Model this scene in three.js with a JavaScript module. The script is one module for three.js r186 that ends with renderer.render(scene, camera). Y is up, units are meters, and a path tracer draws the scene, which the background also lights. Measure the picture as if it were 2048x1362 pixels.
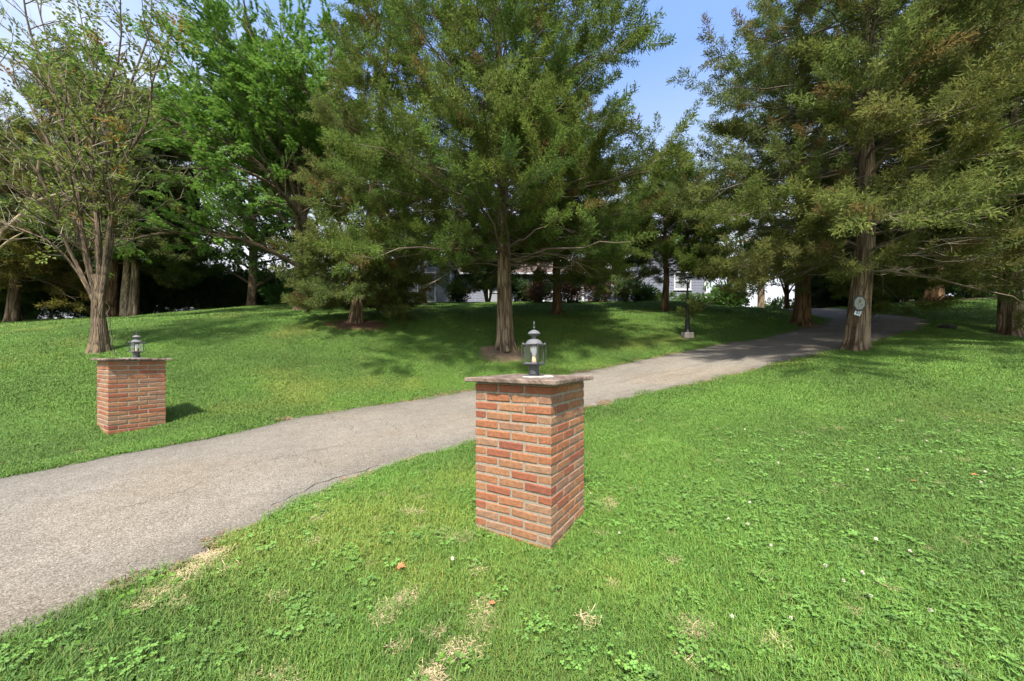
import * as THREE from 'three';
import { mergeGeometries } from 'three/addons/utils/BufferGeometryUtils.js';

// ---------------------------------------------------------------- camera, sky, sun, exposure
const scene = new THREE.Scene();
const camera = new THREE.PerspectiveCamera(86.81, 2048 / 1362, 0.1, 3000);
camera.position.set(0, 1.387, 0);
camera.setViewOffset(2048, 1362, 0, -34, 2048, 1362);      // level camera, lens shifted a little upwards
camera.updateProjectionMatrix();

const renderer = new THREE.WebGLRenderer({ antialias: true });
renderer.setSize(1024, 681);
renderer.toneMapping = THREE.LinearToneMapping;
renderer.toneMappingExposure = 3.1;
renderer.shadowMap.enabled = true;

const SUN = new THREE.Vector3(-0.16, 1.62, 1).normalize();  // behind the camera, high
{
  const sun = new THREE.DirectionalLight(new THREE.Color().setRGB(1, 0.95, 0.86), 3.3);
  sun.position.copy(SUN).multiplyScalar(60); sun.target.position.set(0, 2, -12);
  sun.position.add(sun.target.position);
  sun.castShadow = true; sun.shadow.radius = 7; sun.shadow.mapSize.set(4096, 4096);
  Object.assign(sun.shadow.camera, { left: -45, right: 45, top: 45, bottom: -45, near: 1, far: 160 });
  scene.add(sun, sun.target);
}

// ---------------------------------------------------------------- random numbers and noise
function rng(seed) { let a = seed >>> 0; return () => { a = (a + 0x6D2B79F5) | 0; let t = Math.imul(a ^ (a >>> 15), 1 | a); t = (t + Math.imul(t ^ (t >>> 7), 61 | t)) ^ t; return ((t ^ (t >>> 14)) >>> 0) / 4294967296; }; }
const hash3 = (x, y, z) => { let h = Math.imul(x, 374761393) ^ Math.imul(y, 668265263) ^ Math.imul(z, 2147483647 ^ 0x5bd1e995); h = Math.imul(h ^ (h >>> 13), 1274126177); return ((h ^ (h >>> 16)) >>> 0) / 4294967296; };
const sm = t => t * t * (3 - 2 * t), mix = (a, b, t) => a + (b - a) * t, clamp = (v, a = 0, b = 1) => Math.min(b, Math.max(a, v));
const step = (a, b, v) => sm(clamp((v - a) / (b - a)));
function noise(x, y, z = 0) {                                // value noise, -1 .. 1
  const X = Math.floor(x), Y = Math.floor(y), Z = Math.floor(z), u = sm(x - X), v = sm(y - Y), w = sm(z - Z);
  const c = (i, j, k) => hash3(X + i, Y + j, Z + k);
  return 2 * mix(mix(mix(c(0, 0, 0), c(1, 0, 0), u), mix(c(0, 1, 0), c(1, 1, 0), u), v), mix(mix(c(0, 0, 1), c(1, 0, 1), u), mix(c(0, 1, 1), c(1, 1, 1), u), v), w) - 1;
}
const fbm = (x, y, z = 0, n = 4) => { let s = 0, a = 0.5; for (let i = 0; i < n; i++) { s += a * noise(x, y, z); x = x * 2 + 13.1; y = y * 2 + 7.7; z = z * 2 + 3.3; a /= 2; } return s; };

// ---------------------------------------------------------------- the sky: blue above, paler towards the horizon, thin bright cloud low down
{
  const W = 1024, Hh = 512, d = new Float32Array(W * Hh * 4);
  const stops = [[0, [0.42, 0.425, 0.44]], [8, [0.37, 0.38, 0.41]], [18, [0.29, 0.32, 0.375]], [28, [0.165, 0.23, 0.36]], [38, [0.085, 0.16, 0.345]], [50, [0.062, 0.135, 0.335]], [90, [0.055, 0.125, 0.32]]];
  for (let j = 0; j < Hh; j++) for (let i = 0; i < W; i++) {
    const el = ((j + 0.5) / Hh - 0.5) * 180, az = (i + 0.5) / W * Math.PI * 2, ce = Math.cos(el * Math.PI / 180);
    const dx = ce * Math.cos(az), dz = ce * Math.sin(az), dy = Math.sin(el * Math.PI / 180);
    let k = 0; while (k < stops.length - 2 && el > stops[k + 1][0]) k++;
    const t = clamp((el - stops[k][0]) / (stops[k + 1][0] - stops[k][0]));
    const c = [0, 1, 2].map(q => mix(stops[k][1][q], stops[k + 1][1][q], t));
    const q = 1 / (Math.max(dy, 0) + 0.25), glow = 0.8 * Math.exp(-Math.acos(clamp(-dx * SUN.x + dy * SUN.y - dz * SUN.z, -1, 1)) / 0.42);
    const cloud = step(0.02, 0.38, fbm(dx * q * 1.6 + 5, dz * q * 1.6 + 2, 0.7, 5)) * (el > 0 ? step(46, 12, el) : 0) * 0.75;
    const o = (j * W + i) * 4;
    for (let m = 0; m < 3; m++) d[o + m] = mix(c[m], [0.52, 0.52, 0.54][m], cloud) + glow * [1, 0.97, 0.92][m];
    if (el < 0) { d[o] = 0.40; d[o + 1] = 0.42; d[o + 2] = 0.46; }
    d[o + 3] = 1;
  }
  const sky = new THREE.DataTexture(d, W, Hh, THREE.RGBAFormat, THREE.FloatType);
  sky.mapping = THREE.EquirectangularReflectionMapping; sky.magFilter = THREE.LinearFilter; sky.needsUpdate = true;
  scene.background = sky; scene.environment = sky;
}

// ---------------------------------------------------------------- naming
const used = new Map();
function numbered(n) { const k = used.get(n) || 0; used.set(n, k + 1); return k ? `${n}_${String(k).padStart(3, '0')}` : n; }
function tag(o, label, category, group, kind) { o.userData.label = label; if (category) o.userData.category = category; if (group) o.userData.group = group; if (kind) o.userData.kind = kind; return o; }
function thing(name, label, category, pos = [0, 0, 0], group) { const g = new THREE.Group(); g.name = numbered(name); g.position.set(...pos); scene.add(g); return tag(g, label, category, group); }
function part(name, geo, mat, parent, pos) { const m = new THREE.Mesh(geo, mat); m.name = name; m.castShadow = m.receiveShadow = true; if (pos) m.position.set(...pos); parent.add(m); return m; }
function struct(name, geo, mat) { const m = part(numbered(name), geo, mat, scene); m.userData.kind = 'structure'; return m; }
function stuff(m) { m.userData.kind = 'stuff'; return m; }

// ---------------------------------------------------------------- textures (what surfaces are made of)
function tile(size, fn, srgb = true) {                       // fn(u, v) -> [r, g, b] 0..255 with u, v in 0..1
  const d = new Uint8Array(size * size * 4);
  for (let j = 0; j < size; j++) for (let i = 0; i < size; i++) { const c = fn(i / size, j / size, i, j), o = (j * size + i) * 4; d[o] = c[0]; d[o + 1] = c[1]; d[o + 2] = c[2]; d[o + 3] = 255; }
  const t = new THREE.DataTexture(d, size, size); t.wrapS = t.wrapT = THREE.RepeatWrapping; t.magFilter = THREE.LinearFilter; t.minFilter = THREE.LinearFilter;
  if (srgb) t.colorSpace = THREE.SRGBColorSpace; t.needsUpdate = true; return t;
}
function wrapNoise(cx, cy, seed) {                           // periodic value noise over the unit square, 0..1
  const r = rng(seed), g = Float32Array.from({ length: cx * cy }, r);
  return (u, v) => { const x = u * cx, y = v * cy, X = Math.floor(x), Y = Math.floor(y), a = sm(x - X), b = sm(y - Y), q = (i, j) => g[((Y + j) % cy + cy) % cy * cx + ((X + i) % cx + cx) % cx]; return mix(mix(q(0, 0), q(1, 0), a), mix(q(0, 1), q(1, 1), a), b); };
}
const grey = v => { v = clamp(v, 0, 255); return [v, v, v]; };

const asphaltMaps = (() => {
  const a = wrapNoise(340, 340, 1), b = wrapNoise(190, 190, 2), c = wrapNoise(9, 9, 3), e = wrapNoise(460, 460, 4), f = wrapNoise(23, 23, 8);
  const hgt = (u, v) => 0.42 * a(u, v) + 0.33 * b(u, v) + 0.25 * e(u, v);
  return {
    map: tile(1024, (u, v) => { const h = hgt(u, v), g = (h - 0.5) * 120, l = c(u, v) * 8 + f(u, v) * 8, w = e(u, v) > 0.86 ? 30 : 0, k = e(u, v) < 0.12 ? -34 : 0, s = 98 + g + l + w + k; return [clamp(s + 6, 0, 255), clamp(s - 1, 0, 255), clamp(s - 12, 0, 255)]; }),
    bump: tile(1024, (u, v) => grey(hgt(u, v) * 255), false),
  };
})();
function barkMaps(seed, base, dark, strips, stretch) {
  const a = wrapNoise(strips, stretch, seed), b = wrapNoise(strips * 3, stretch * 2, seed + 1), c = wrapNoise(6, 5, seed + 2), d = wrapNoise(150, 60, seed + 3);
  const hgt = (u, v) => { const w = (c(u, v) - 0.5) * 0.05; const r = Math.abs(a(u + w, v) - 0.5) * 2; return clamp(0.62 * r + 0.3 * b(u + w, v) + 0.08 * d(u, v)); };
  return {
    map: tile(512, (u, v) => { const h = hgt(u, v), q = step(0.1, 0.5, h), g = (d(u, v) - 0.5) * 26 + (c(u, v) - 0.5) * 30; return [0, 1, 2].map(k => clamp(mix(dark[k], base[k], q) + g, 0, 255)); }),
    bump: tile(512, (u, v) => grey(hgt(u, v) * 255), false),
  };
}
const cedarBarkMaps = barkMaps(11, [134, 116, 92], [66, 52, 37], 17, 4), greyBarkMaps = barkMaps(31, [126, 112, 92], [66, 56, 44], 22, 9);
const grainMap = (() => { const a = wrapNoise(90, 90, 41), b = wrapNoise(14, 14, 42), c = wrapNoise(200, 200, 43); return { map: tile(512, (u, v) => grey(232 + (a(u, v) - 0.5) * 34 + (b(u, v) - 0.5) * 46 + (c(u, v) > 0.9 ? -46 : 0))), bump: tile(512, (u, v) => grey(128 + (a(u, v) - 0.5) * 120 + (c(u, v) - 0.5) * 100), false) }; })();

const std = (rgb, roughness = 0.85, extra = {}) => new THREE.MeshStandardMaterial({ color: new THREE.Color().setRGB(...rgb), roughness, side: THREE.DoubleSide, ...extra });
const grainy = (rgb, roughness = 0.9, bumpScale = 0.002, rep = 3) => { const m = std(rgb, roughness, { map: grainMap.map.clone(), bumpMap: grainMap.bump.clone(), bumpScale }); m.map.repeat.set(rep, rep); m.bumpMap.repeat.set(rep, rep); return m; };
const barkMat = (maps, tint, bumpScale = 0.03) => std(tint, 0.95, { map: maps.map, bumpMap: maps.bump, bumpScale });

const M = {
  cedarBark: barkMat(cedarBarkMaps, [1, 1, 1]), brownBark: barkMat(cedarBarkMaps, [0.85, 0.66, 0.5]), greyBark: barkMat(greyBarkMaps, [0.75, 0.68, 0.6]), paleBark: barkMat(greyBarkMaps, [1.35, 1.3, 1.2], 0.015),
  twig: std([0.14, 0.105, 0.075]), deadTwig: std([0.30, 0.25, 0.20]), darkTwig: std([0.07, 0.055, 0.04]),
  cedarLeaf: new THREE.MeshPhysicalMaterial({ color: 0xffffff, vertexColors: true, roughness: 1, transmission: 0.5, thickness: 0, side: THREE.DoubleSide, specularIntensity: 0.15 }),
  leaf: new THREE.MeshPhysicalMaterial({ color: 0xffffff, vertexColors: true, roughness: 1, transmission: 0.42, thickness: 0, side: THREE.DoubleSide, specularIntensity: 0.25 }),
  grass: std([1, 1, 1], 0.7, { vertexColors: true }),
  straw: std([1, 1, 1], 0.9, { vertexColors: true }),
};

// ---------------------------------------------------------------- geometry helpers
class Buf {
  constructor() { this.p = []; this.n = []; this.u = []; this.c = []; this.i = []; }
  v(p, n, u, c) { this.p.push(p[0], p[1], p[2]); this.n.push(n[0], n[1], n[2]); this.u.push(u[0], u[1]); if (c) this.c.push(c[0], c[1], c[2]); return this.p.length / 3 - 1; }
  tri(a, b, c, col) {                                         // flat triangle
    const A = new THREE.Vector3(...a), n = new THREE.Vector3(...b).sub(A).cross(new THREE.Vector3(...c).sub(A)).normalize().toArray();
    const s = this.v(a, n, [a[0], a[1]], col); this.v(b, n, [b[0], b[1]], col); this.v(c, n, [c[0], c[1]], col); this.i.push(s, s + 1, s + 2);
  }
  quad(a, b, c, d, col) { this.tri(a, b, c, col); this.tri(a, c, d, col); }
  geo() {
    const g = new THREE.BufferGeometry();
    g.setAttribute('position', new THREE.Float32BufferAttribute(this.p, 3)); g.setAttribute('normal', new THREE.Float32BufferAttribute(this.n, 3)); g.setAttribute('uv', new THREE.Float32BufferAttribute(this.u, 2));
    if (this.c.length) g.setAttribute('color', new THREE.Float32BufferAttribute(this.c, 3));
    g.setIndex(this.i); return g;
  }
}
const V = (x, y, z) => new THREE.Vector3(x, y, z);
function tubeInto(b, pts, rad, sides = 6, shape) {            // pts: Vector3[], rad: number[]; shape(angle, index) multiplies the radius
  const t = V(0, 0, 0), nx = V(1, 0, 0), ny = V(0, 0, 1), base = b.p.length / 3; let len = 0;
  for (let k = 0; k < pts.length; k++) {
    t.copy(pts[Math.min(k + 1, pts.length - 1)]).sub(pts[Math.max(k - 1, 0)]).normalize();
    if (k === 0) { nx.set(1, 0, 0); if (Math.abs(t.x) > 0.8) nx.set(0, 0, 1); }
    nx.addScaledVector(t, -nx.dot(t)).normalize(); ny.crossVectors(t, nx);
    if (k) len += pts[k].distanceTo(pts[k - 1]);
    for (let s = 0; s <= sides; s++) {
      const a = s / sides * Math.PI * 2, r = rad[k] * (shape ? shape(a, k) : 1), cx = Math.cos(a), cy = Math.sin(a);
      const n = [nx.x * cx + ny.x * cy, nx.y * cx + ny.y * cy, nx.z * cx + ny.z * cy];
      b.v([pts[k].x + n[0] * r, pts[k].y + n[1] * r, pts[k].z + n[2] * r], n, [s / sides * Math.max(0.25, Math.round(rad[0] * 12) / 2), len * 0.5]);
      if (k && s) { const o = base + k * (sides + 1) + s; b.i.push(o - sides - 2, o - sides - 1, o - 1, o - 1, o - sides - 1, o); }
    }
  }
}
function tubeGeo(pts, rad, sides, shape) { const b = new Buf(); tubeInto(b, pts, rad, sides, shape); const g = b.geo(); if (shape) g.computeVertexNormals(); return g; }
function curve(pts, n) { return new THREE.CatmullRomCurve3(pts.map(p => p.isVector3 ? p : V(...p)), false, 'centripetal').getPoints(n); }
function lathe(profile, sides = 20) { return new THREE.LatheGeometry(profile.map(([r, y]) => new THREE.Vector2(r, y)), sides); }
function chamferBox(w, h, d, c, jitter, rand) {               // a box with cut edges (44 triangles); jitter makes it look hand-worn
  const X = w / 2, Y = h / 2, Z = d / 2, b = new Buf(), P = {}, J = () => (rand ? (rand() - 0.5) * jitter : 0);
  for (const x of [-1, 1]) for (const y of [-1, 1]) for (const z of [-1, 1]) {
    const j = [J(), J(), J()];
    P[[x, y, z, 'x']] = [x * X, y * (Y - c) + j[1], z * (Z - c) + j[2]]; P[[x, y, z, 'y']] = [x * (X - c) + j[0], y * Y, z * (Z - c) + j[2]]; P[[x, y, z, 'z']] = [x * (X - c) + j[0], y * (Y - c) + j[1], z * Z];
  }
  const ok = (a, q, r, out) => { const n = V(...q).sub(V(...a)).cross(V(...r).sub(V(...a))); return n.dot(V(...out)) > 0; };
  const put = (L, out) => { if (!ok(L[0], L[1], L[2], out)) L.reverse(); L.length === 4 ? b.quad(...L) : b.tri(...L); };
  for (const s of [-1, 1]) {
    put([[s, -1, -1, 'x'], [s, 1, -1, 'x'], [s, 1, 1, 'x'], [s, -1, 1, 'x']].map(k => P[k]), [s, 0, 0]);
    put([[-1, s, -1, 'y'], [1, s, -1, 'y'], [1, s, 1, 'y'], [-1, s, 1, 'y']].map(k => P[k]), [0, s, 0]);
    put([[-1, -1, s, 'z'], [1, -1, s, 'z'], [1, 1, s, 'z'], [-1, 1, s, 'z']].map(k => P[k]), [0, 0, s]);
    for (const t of [-1, 1]) {
      put([P[[s, t, -1, 'x']], P[[s, t, -1, 'y']], P[[s, t, 1, 'y']], P[[s, t, 1, 'x']]], [s, t, 0]);
      put([P[[s, -1, t, 'x']], P[[s, -1, t, 'z']], P[[s, 1, t, 'z']], P[[s, 1, t, 'x']]], [s, 0, t]);
      put([P[[-1, s, t, 'y']], P[[-1, s, t, 'z']], P[[1, s, t, 'z']], P[[1, s, t, 'y']]], [0, s, t]);
      for (const q of [-1, 1]) put([P[[s, t, q, 'x']], P[[s, t, q, 'y']], P[[s, t, q, 'z']]], [s, t, q]);
    }
  }
  const g = b.geo(), p = g.attributes.position, n = g.attributes.normal, u = g.attributes.uv;  // uv in metres, by the main axis of each face
  for (let k = 0; k < p.count; k++) { const a = [Math.abs(n.getX(k)), Math.abs(n.getY(k)), Math.abs(n.getZ(k))], m = a.indexOf(Math.max(...a)); u.setXY(k, m === 0 ? p.getZ(k) : p.getX(k), m === 1 ? p.getZ(k) : p.getY(k)); }
  return g;
}
function blk(w, h, d, c = 0.004) { return chamferBox(w, h, d, Math.min(c, w / 3, h / 3, d / 3)); }
function at(g, x, y, z, ry = 0) { if (ry) g.rotateY(ry); return g.translate(x, y, z); }

// ---------------------------------------------------------------- terrain: a lawn that climbs from the road to the house
const nearEdge = [[-3.4, 3], [-2.9, 0.6], [-2.47, -1.74], [-2.36, -2.12], [-2.24, -2.38], [-2.2, -2.7], [-2.0, -3.39], [-1.39, -4.40], [-0.53, -5.2], [1.47, -7], [2.95, -7.7], [4.33, -8.3], [5.82, -8.8], [7.44, -9.3], [8.93, -9.8], [10.24, -10.3], [12.07, -11.2], [14.34, -12.5], [15.66, -13.6], [16.38, -15], [16.51, -16.6], [16.34, -18.5], [16.2, -21], [16, -25]];
const farEdge = [[-9.2, 2.2], [-7.4, -1], [-6.2, -3.3], [-5.75, -4.04], [-5.45, -4.4], [-5.3, -4.63], [-4.75, -5.4], [-3.95, -6.7], [-2.55, -8.2], [-0.97, -9.4], [0.9, -10], [2.42, -10.5], [4.33, -11.3], [6.37, -12.2], [8.59, -13], [10.58, -13.7], [12.23, -14.3], [13.0, -14.9], [13.5, -15.7], [13.69, -16.4], [13.84, -17.3], [14.14, -19], [14.2, -21.5], [14.1, -25]];
const control = [
  [-2.47, 0, -1.74], [-2.36, 0, -2.12], [-2.26, 0, -2.7], [-2, 0.02, -3.39], [-1.39, 0.08, -4.48], [-0.53, 0.16, -5.2], [1.47, 0.44, -7], [2.95, 0.64, -7.7], [4.33, 0.81, -8.3], [5.82, 1.04, -8.8], [7.44, 1.35, -9.3], [8.93, 1.59, -9.8], [10.24, 1.82, -10.3], [12.07, 2.09, -11.2], [14.34, 2.52, -12.5], [15.66, 2.8, -13.6], [16.38, 3.12, -15], [16.51, 3.46, -16.6], [16.34, 3.91, -18.5],
  [-5.75, 0.04, -4.04], [-5.3, 0.1, -4.63], [-3.95, 0.24, -6.7], [-2.55, 0.38, -8.2], [-0.97, 0.54, -9.4], [2.42, 1.02, -10.5], [4.33, 1.39, -11.3], [6.37, 1.68, -12.2], [8.59, 2.02, -13], [10.58, 2.34, -13.7], [12.23, 2.64, -14.3], [13.16, 2.88, -14.9], [13.69, 3.23, -16], [13.84, 3.55, -17.3], [14.14, 3.95, -19],
  [0.28, 0, -2.56], [-0.26, 0, -2.9], [0.6, 0, -3.1], [-6.22, 0.14, -5.6], [-0.21, 1.69, -12.3], [6.58, 2.16, -13.5], [9.17, 1.59, -9.6], [11.66, 2.74, -14.5], [-10.34, 1.51, -9], [-5.89, 2.7, -13.5], [2.23, 3.56, -18], [8.1, 3.84, -19], [-5.13, 4.39, -21], [-21.28, 3.61, -20], [15.25, 2.04, -11], [21.03, 4.19, -18], [-35.56, 3.47, -25], [-27.57, 4.1, -25], [-21.67, 4.51, -25], [-15.79, 4.89, -24.5], [-8.58, 5.17, -25], [-4, 5.17, -25], [2, 5.2, -25], [7, 5.2, -25], [13.4, 4.75, -25], [31.18, 5.38, -23], [-9.09, 3.65, -17.5],
  [3, 0.02, -2.2], [5, 0.14, -3], [1.5, 0, -1.4], [0, 0, 0], [-2.6, -0.02, 1], [-5, -0.05, 0], [6, 0.1, 0], [-9, 0.05, -3], [0, -0.25, 8], [-15, -0.3, 8], [15, 0.2, 8], [20, 1.4, -4], [30, 2.4, -8], [-20, 0.6, -4], [-35, 1, -8], [15.2, 3.7, -23], [15.5, 3.0, -27], [16, 1.6, -34], [-4, 5.3, -31], [10, 5.1, -31], [-16, 4.9, -32], [-35, 3.4, -33], [32, 5.2, -32], [23, 4.3, -26], [22, 3.2, -14],
];
const tps = (() => {
  const n = control.length, N = n + 3, A = Array.from({ length: N }, () => new Float64Array(N + 1));
  const phi = d2 => d2 > 1e-9 ? 0.5 * d2 * Math.log(d2) : 0;
  for (let i = 0; i < n; i++) {
    const [x, y, z] = control[i];
    for (let j = 0; j < n; j++) A[i][j] = phi((x - control[j][0]) ** 2 + (z - control[j][2]) ** 2);
    A[i][i] += 0.4; A[i][n] = A[n][i] = 1; A[i][n + 1] = A[n + 1][i] = x; A[i][n + 2] = A[n + 2][i] = z; A[i][N] = y;
  }
  for (let c = 0; c < N; c++) {
    let p = c; for (let r = c + 1; r < N; r++) if (Math.abs(A[r][c]) > Math.abs(A[p][c])) p = r;
    [A[c], A[p]] = [A[p], A[c]];
    for (let r = 0; r < N; r++) if (r !== c) { const f = A[r][c] / A[c][c]; if (f) for (let k = c; k <= N; k++) A[r][k] -= f * A[c][k]; }
  }
  const w = A.map((r, i) => r[N] / r[i]);
  return (x, z) => { let s = w[n] + w[n + 1] * x + w[n + 2] * z; for (let i = 0; i < n; i++) s += w[i] * phi((x - control[i][0]) ** 2 + (z - control[i][2]) ** 2); return s; };
})();
function height(x, z) {
  const r = Math.hypot(x, z + 12), k = step(34, 85, r);
  const cx = clamp(x, -60, 60), cz = clamp(z, -55, 35);
  return mix(tps(cx, cz), -5, k) + 0.035 * noise(x * 0.7, z * 0.7) * (1 - k);
}
const edgeA = curve(nearEdge.map(([x, z]) => [x, 0, z]), 260), edgeB = curve(farEdge.map(([x, z]) => [x, 0, z]), 260);
const poly = [...edgeA, ...edgeB.slice().reverse()].map(p => [p.x, p.z]);
function roadDistance(x, z) {                                 // negative inside the driveway
  let inside = false, best = 1e9;
  for (let i = 0, j = poly.length - 1; i < poly.length; j = i++) {
    const [ax, az] = poly[i], [bx, bz] = poly[j];
    if ((az > z) !== (bz > z) && x < (bx - ax) * (z - az) / (bz - az) + ax) inside = !inside;
    const dx = bx - ax, dz = bz - az, t = clamp(((x - ax) * dx + (z - az) * dz) / (dx * dx + dz * dz + 1e-9)), q = (x - ax - dx * t) ** 2 + (z - az - dz * t) ** 2;
    if (q < best) best = q;
  }
  return (inside ? -1 : 1) * Math.sqrt(best);
}
{
  const line = (fine0, fine1, s, far) => { const L = []; for (let v = fine0; v <= fine1 + 1e-6; v += s) L.push(v); let d = s, v = fine1; while (v < far) { d *= 1.35; v += d; L.push(v); } d = s; v = fine0; while (v > -far) { d *= 1.35; v -= d; L.unshift(v); } return L; };
  const xs = line(-24, 24, 0.3, 900), zs = line(-28, 3, 0.3, 900), p = [], u = [], c = [], idx = [];
  zs.forEach((z, j) => xs.forEach((x, i) => {
    const near = Math.abs(x) < 25 && z > -29 && z < 4, d = near ? roadDistance(x, z) : 9;
    p.push(x, height(x, z) - (d < 0.2 ? 0.07 * step(0.2, -0.25, d) : 0), z); u.push(x, z);
    const q = fbm(x * 0.5, z * 0.5, 2), e = 1 + 0.3 * fbm(x * 2.2, z * 2.2, 7); c.push((0.105 + 0.03 * q) * e, (0.145 + 0.02 * q) * e, (0.04 + 0.01 * q) * e);
    if (i && j) { const o = j * xs.length + i, w = xs.length; idx.push(o - w - 1, o - 1, o - w, o - 1, o, o - w); }
  }));
  const g = new THREE.BufferGeometry(); g.setAttribute('position', new THREE.Float32BufferAttribute(p, 3)); g.setAttribute('uv', new THREE.Float32BufferAttribute(u, 2)); g.setAttribute('color', new THREE.Float32BufferAttribute(c, 3)); g.setIndex(idx); g.computeVertexNormals();
  struct('ground', g, std([1, 1, 1], 1, { vertexColors: true, bumpMap: grainMap.bump, bumpScale: 0.02 })).userData.label = 'lawn soil and thatch sloping up to the house';
}

// ---------------------------------------------------------------- driveway
{
  const N = 420, A = curve(nearEdge.map(([x, z]) => [x, 0, z]), N), B = curve(farEdge.map(([x, z]) => [x, 0, z]), N), K = 18, b = new Buf(); let len = 0;
  for (let k = 0; k <= N; k++) {
    if (k) len += 0.5 * (A[k].distanceTo(A[k - 1]) + B[k].distanceTo(B[k - 1]));
    for (let s = -1; s <= K + 1; s++) {
      const t0 = clamp(s / K), wob = 0.07 * fbm(len * 1.6, s < K / 2 ? 3 : 40, 0, 4), t = t0 + (t0 < 0.01 ? -wob / 3 : t0 > 0.99 ? wob / 3 : 0);
      const x = mix(A[k].x, B[k].x, t), z = mix(A[k].z, B[k].z, t), skirt = s < 0 || s > K;
      const w = t0, y = height(x, z) + 0.012 + 0.03 * Math.sin(w * Math.PI) - (skirt ? 0.12 : 0);
      const q = 0.5 + 0.5 * fbm(x * 1.1, z * 1.1, 5), st = step(0.1, 0.55, fbm(len * 0.35, t * 5, 9)) * 0.16, tan = step(0.0, 0.5, fbm(x * 0.55 + 3, z * 0.55, 15)) * 0.16;
      const rim = step(0.16, 0.02, Math.min(t0, 1 - t0) + 0.09 * fbm(x * 1.7, z * 1.7, 21)), m = (0.82 + 0.3 * q + st * 0.5) * (1 - 0.2 * rim); b.v([x, y, z], [0, 1, 0], [x / 1.6, z / 1.6], [m * (1 + tan * 0.35), m, m * (1 - tan * 0.5)]);
      const W = K + 3; if (k && s > -1) { const o = b.p.length / 3 - 1; b.i.push(o - W - 1, o - W, o - 1, o - 1, o - W, o); }
    }
  }
  const g = b.geo(); g.computeVertexNormals();
  const up = g.attributes.normal; if (up.getY(2000) < 0) { g.setIndex(b.i.map((_, i) => b.i[i - i % 3 + [0, 2, 1][i % 3]])); g.computeVertexNormals(); }
  const road = struct('driveway', g, std([1, 1, 1], 0.92, { map: asphaltMaps.map, bumpMap: asphaltMaps.bump, bumpScale: 0.0035, vertexColors: true })); road.userData.label = 'worn grey asphalt driveway curving up the hill';
  const crackMat = std([0.03, 0.028, 0.024], 1), r = rng(246), top = (x, z, t) => height(x, z) + 0.012 + 0.03 * Math.sin(t * Math.PI) + 0.004;
  for (let c = 0; c < 30; c++) {                               // open cracks filled with dark dirt
    const k0 = Math.floor(70 + r() * 240), cross = r() < 0.45, L = cross ? 14 + r() * 26 : 20 + r() * 44, b = new Buf(), w = 0.0018 + 0.0028 * r(); let t = cross ? 0.02 + 0.3 * r() : (r() < 0.6 ? 0.05 + 0.16 * r() : 0.3 + 0.6 * r()), k = k0, prev = null;
    for (let m = 0; m < L; m++) {
      k += cross ? (r() - 0.5) * 1.3 : 0.6 + 0.5 * r(); t += cross ? 0.022 * (0.4 + r()) : (r() - 0.5) * 0.022; if (t > 0.98 || t < 0.01 || k > N - 2) break;
      const i = Math.floor(k), f = k - i, A1 = A[i].clone().lerp(A[i + 1], f), B1 = B[i].clone().lerp(B[i + 1], f), x = mix(A1.x, B1.x, t), z = mix(A1.z, B1.z, t), q = w * (0.35 + 1.1 * r());
      const cur = [[x - q, top(x, z, t), z - q * 0.6], [x + q, top(x, z, t), z + q * 0.6]]; if (prev) b.quad(prev[0], prev[1], cur[1], cur[0]); prev = cur;
    }
    if (b.i.length) part('crack', b.geo(), crackMat, road);
  }
}

// ---------------------------------------------------------------- mulch and bare soil under trees
const bare = [];                                              // [x, z, radius x, radius z]: no turf here
function soilPatch(name, label, x, z, rx, rz, rgb, seed, lift = 0.02) {
  const b = new Buf(), n = 44, R = 7;
  for (let r = 0; r <= R; r++) for (let a = 0; a <= n; a++) {
    const th = a / n * Math.PI * 2, e = 1 + 0.28 * fbm(Math.cos(th) * 1.7 + seed, Math.sin(th) * 1.7, seed), k = r / R * e, px = x + Math.cos(th) * rx * k, pz = z + Math.sin(th) * rz * k;
    const y = height(px, pz) + lift * (r < R ? 1 + 0.8 * fbm(px * 5, pz * 5, 3) : -2.5), m = 1 + 0.5 * fbm(px * 9, pz * 9, seed);
    b.v([px, y, pz], [0, 1, 0], [px, pz], rgb.map(c => c * m));
    if (r && a) { const o = b.p.length / 3 - 1, W = n + 1; b.i.push(o - W - 1, o - 1, o - W, o - 1, o, o - W); }
  }
  const g = b.geo(); g.computeVertexNormals(); if (g.attributes.normal.getY(60) < 0) { g.setIndex(b.i.map((_, i) => b.i[i - i % 3 + [0, 2, 1][i % 3]])); g.computeVertexNormals(); }
  struct(name, g, std([1, 1, 1], 1, { vertexColors: true, bumpMap: grainMap.bump, bumpScale: 0.02 })).userData.label = label;
  bare.push([x, z, rx * 0.86, rz * 0.86]);
}
soilPatch('mulch_bed', 'reddish needle mulch under the low branched cedar', -5.75, -13.35, 1.35, 0.95, [0.12, 0.055, 0.028], 3, 0.03);
soilPatch('bare_soil', 'bare brown soil at the foot of the thick cedar', -0.35, -11.85, 0.95, 0.75, [0.17, 0.115, 0.07], 5);
soilPatch('bare_soil', 'needle litter round the cedar on the bend', 11.8, -14.2, 0.75, 0.5, [0.15, 0.09, 0.05], 8);
soilPatch('bare_soil', 'needle litter round the cedar far up the right lawn', 15.0, -10.9, 0.8, 0.5, [0.13, 0.08, 0.05], 9);
soilPatch('bare_soil', 'brown litter under the dark trees by the right lawn', 23.2, -18.2, 4.2, 0.9, [0.12, 0.07, 0.045], 12);
soilPatch('bare_soil', 'worn pale ring of soil round the lamp post footing', 6.58, -13.45, 0.42, 0.3, [0.2, 0.16, 0.08], 14, 0.012);

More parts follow.
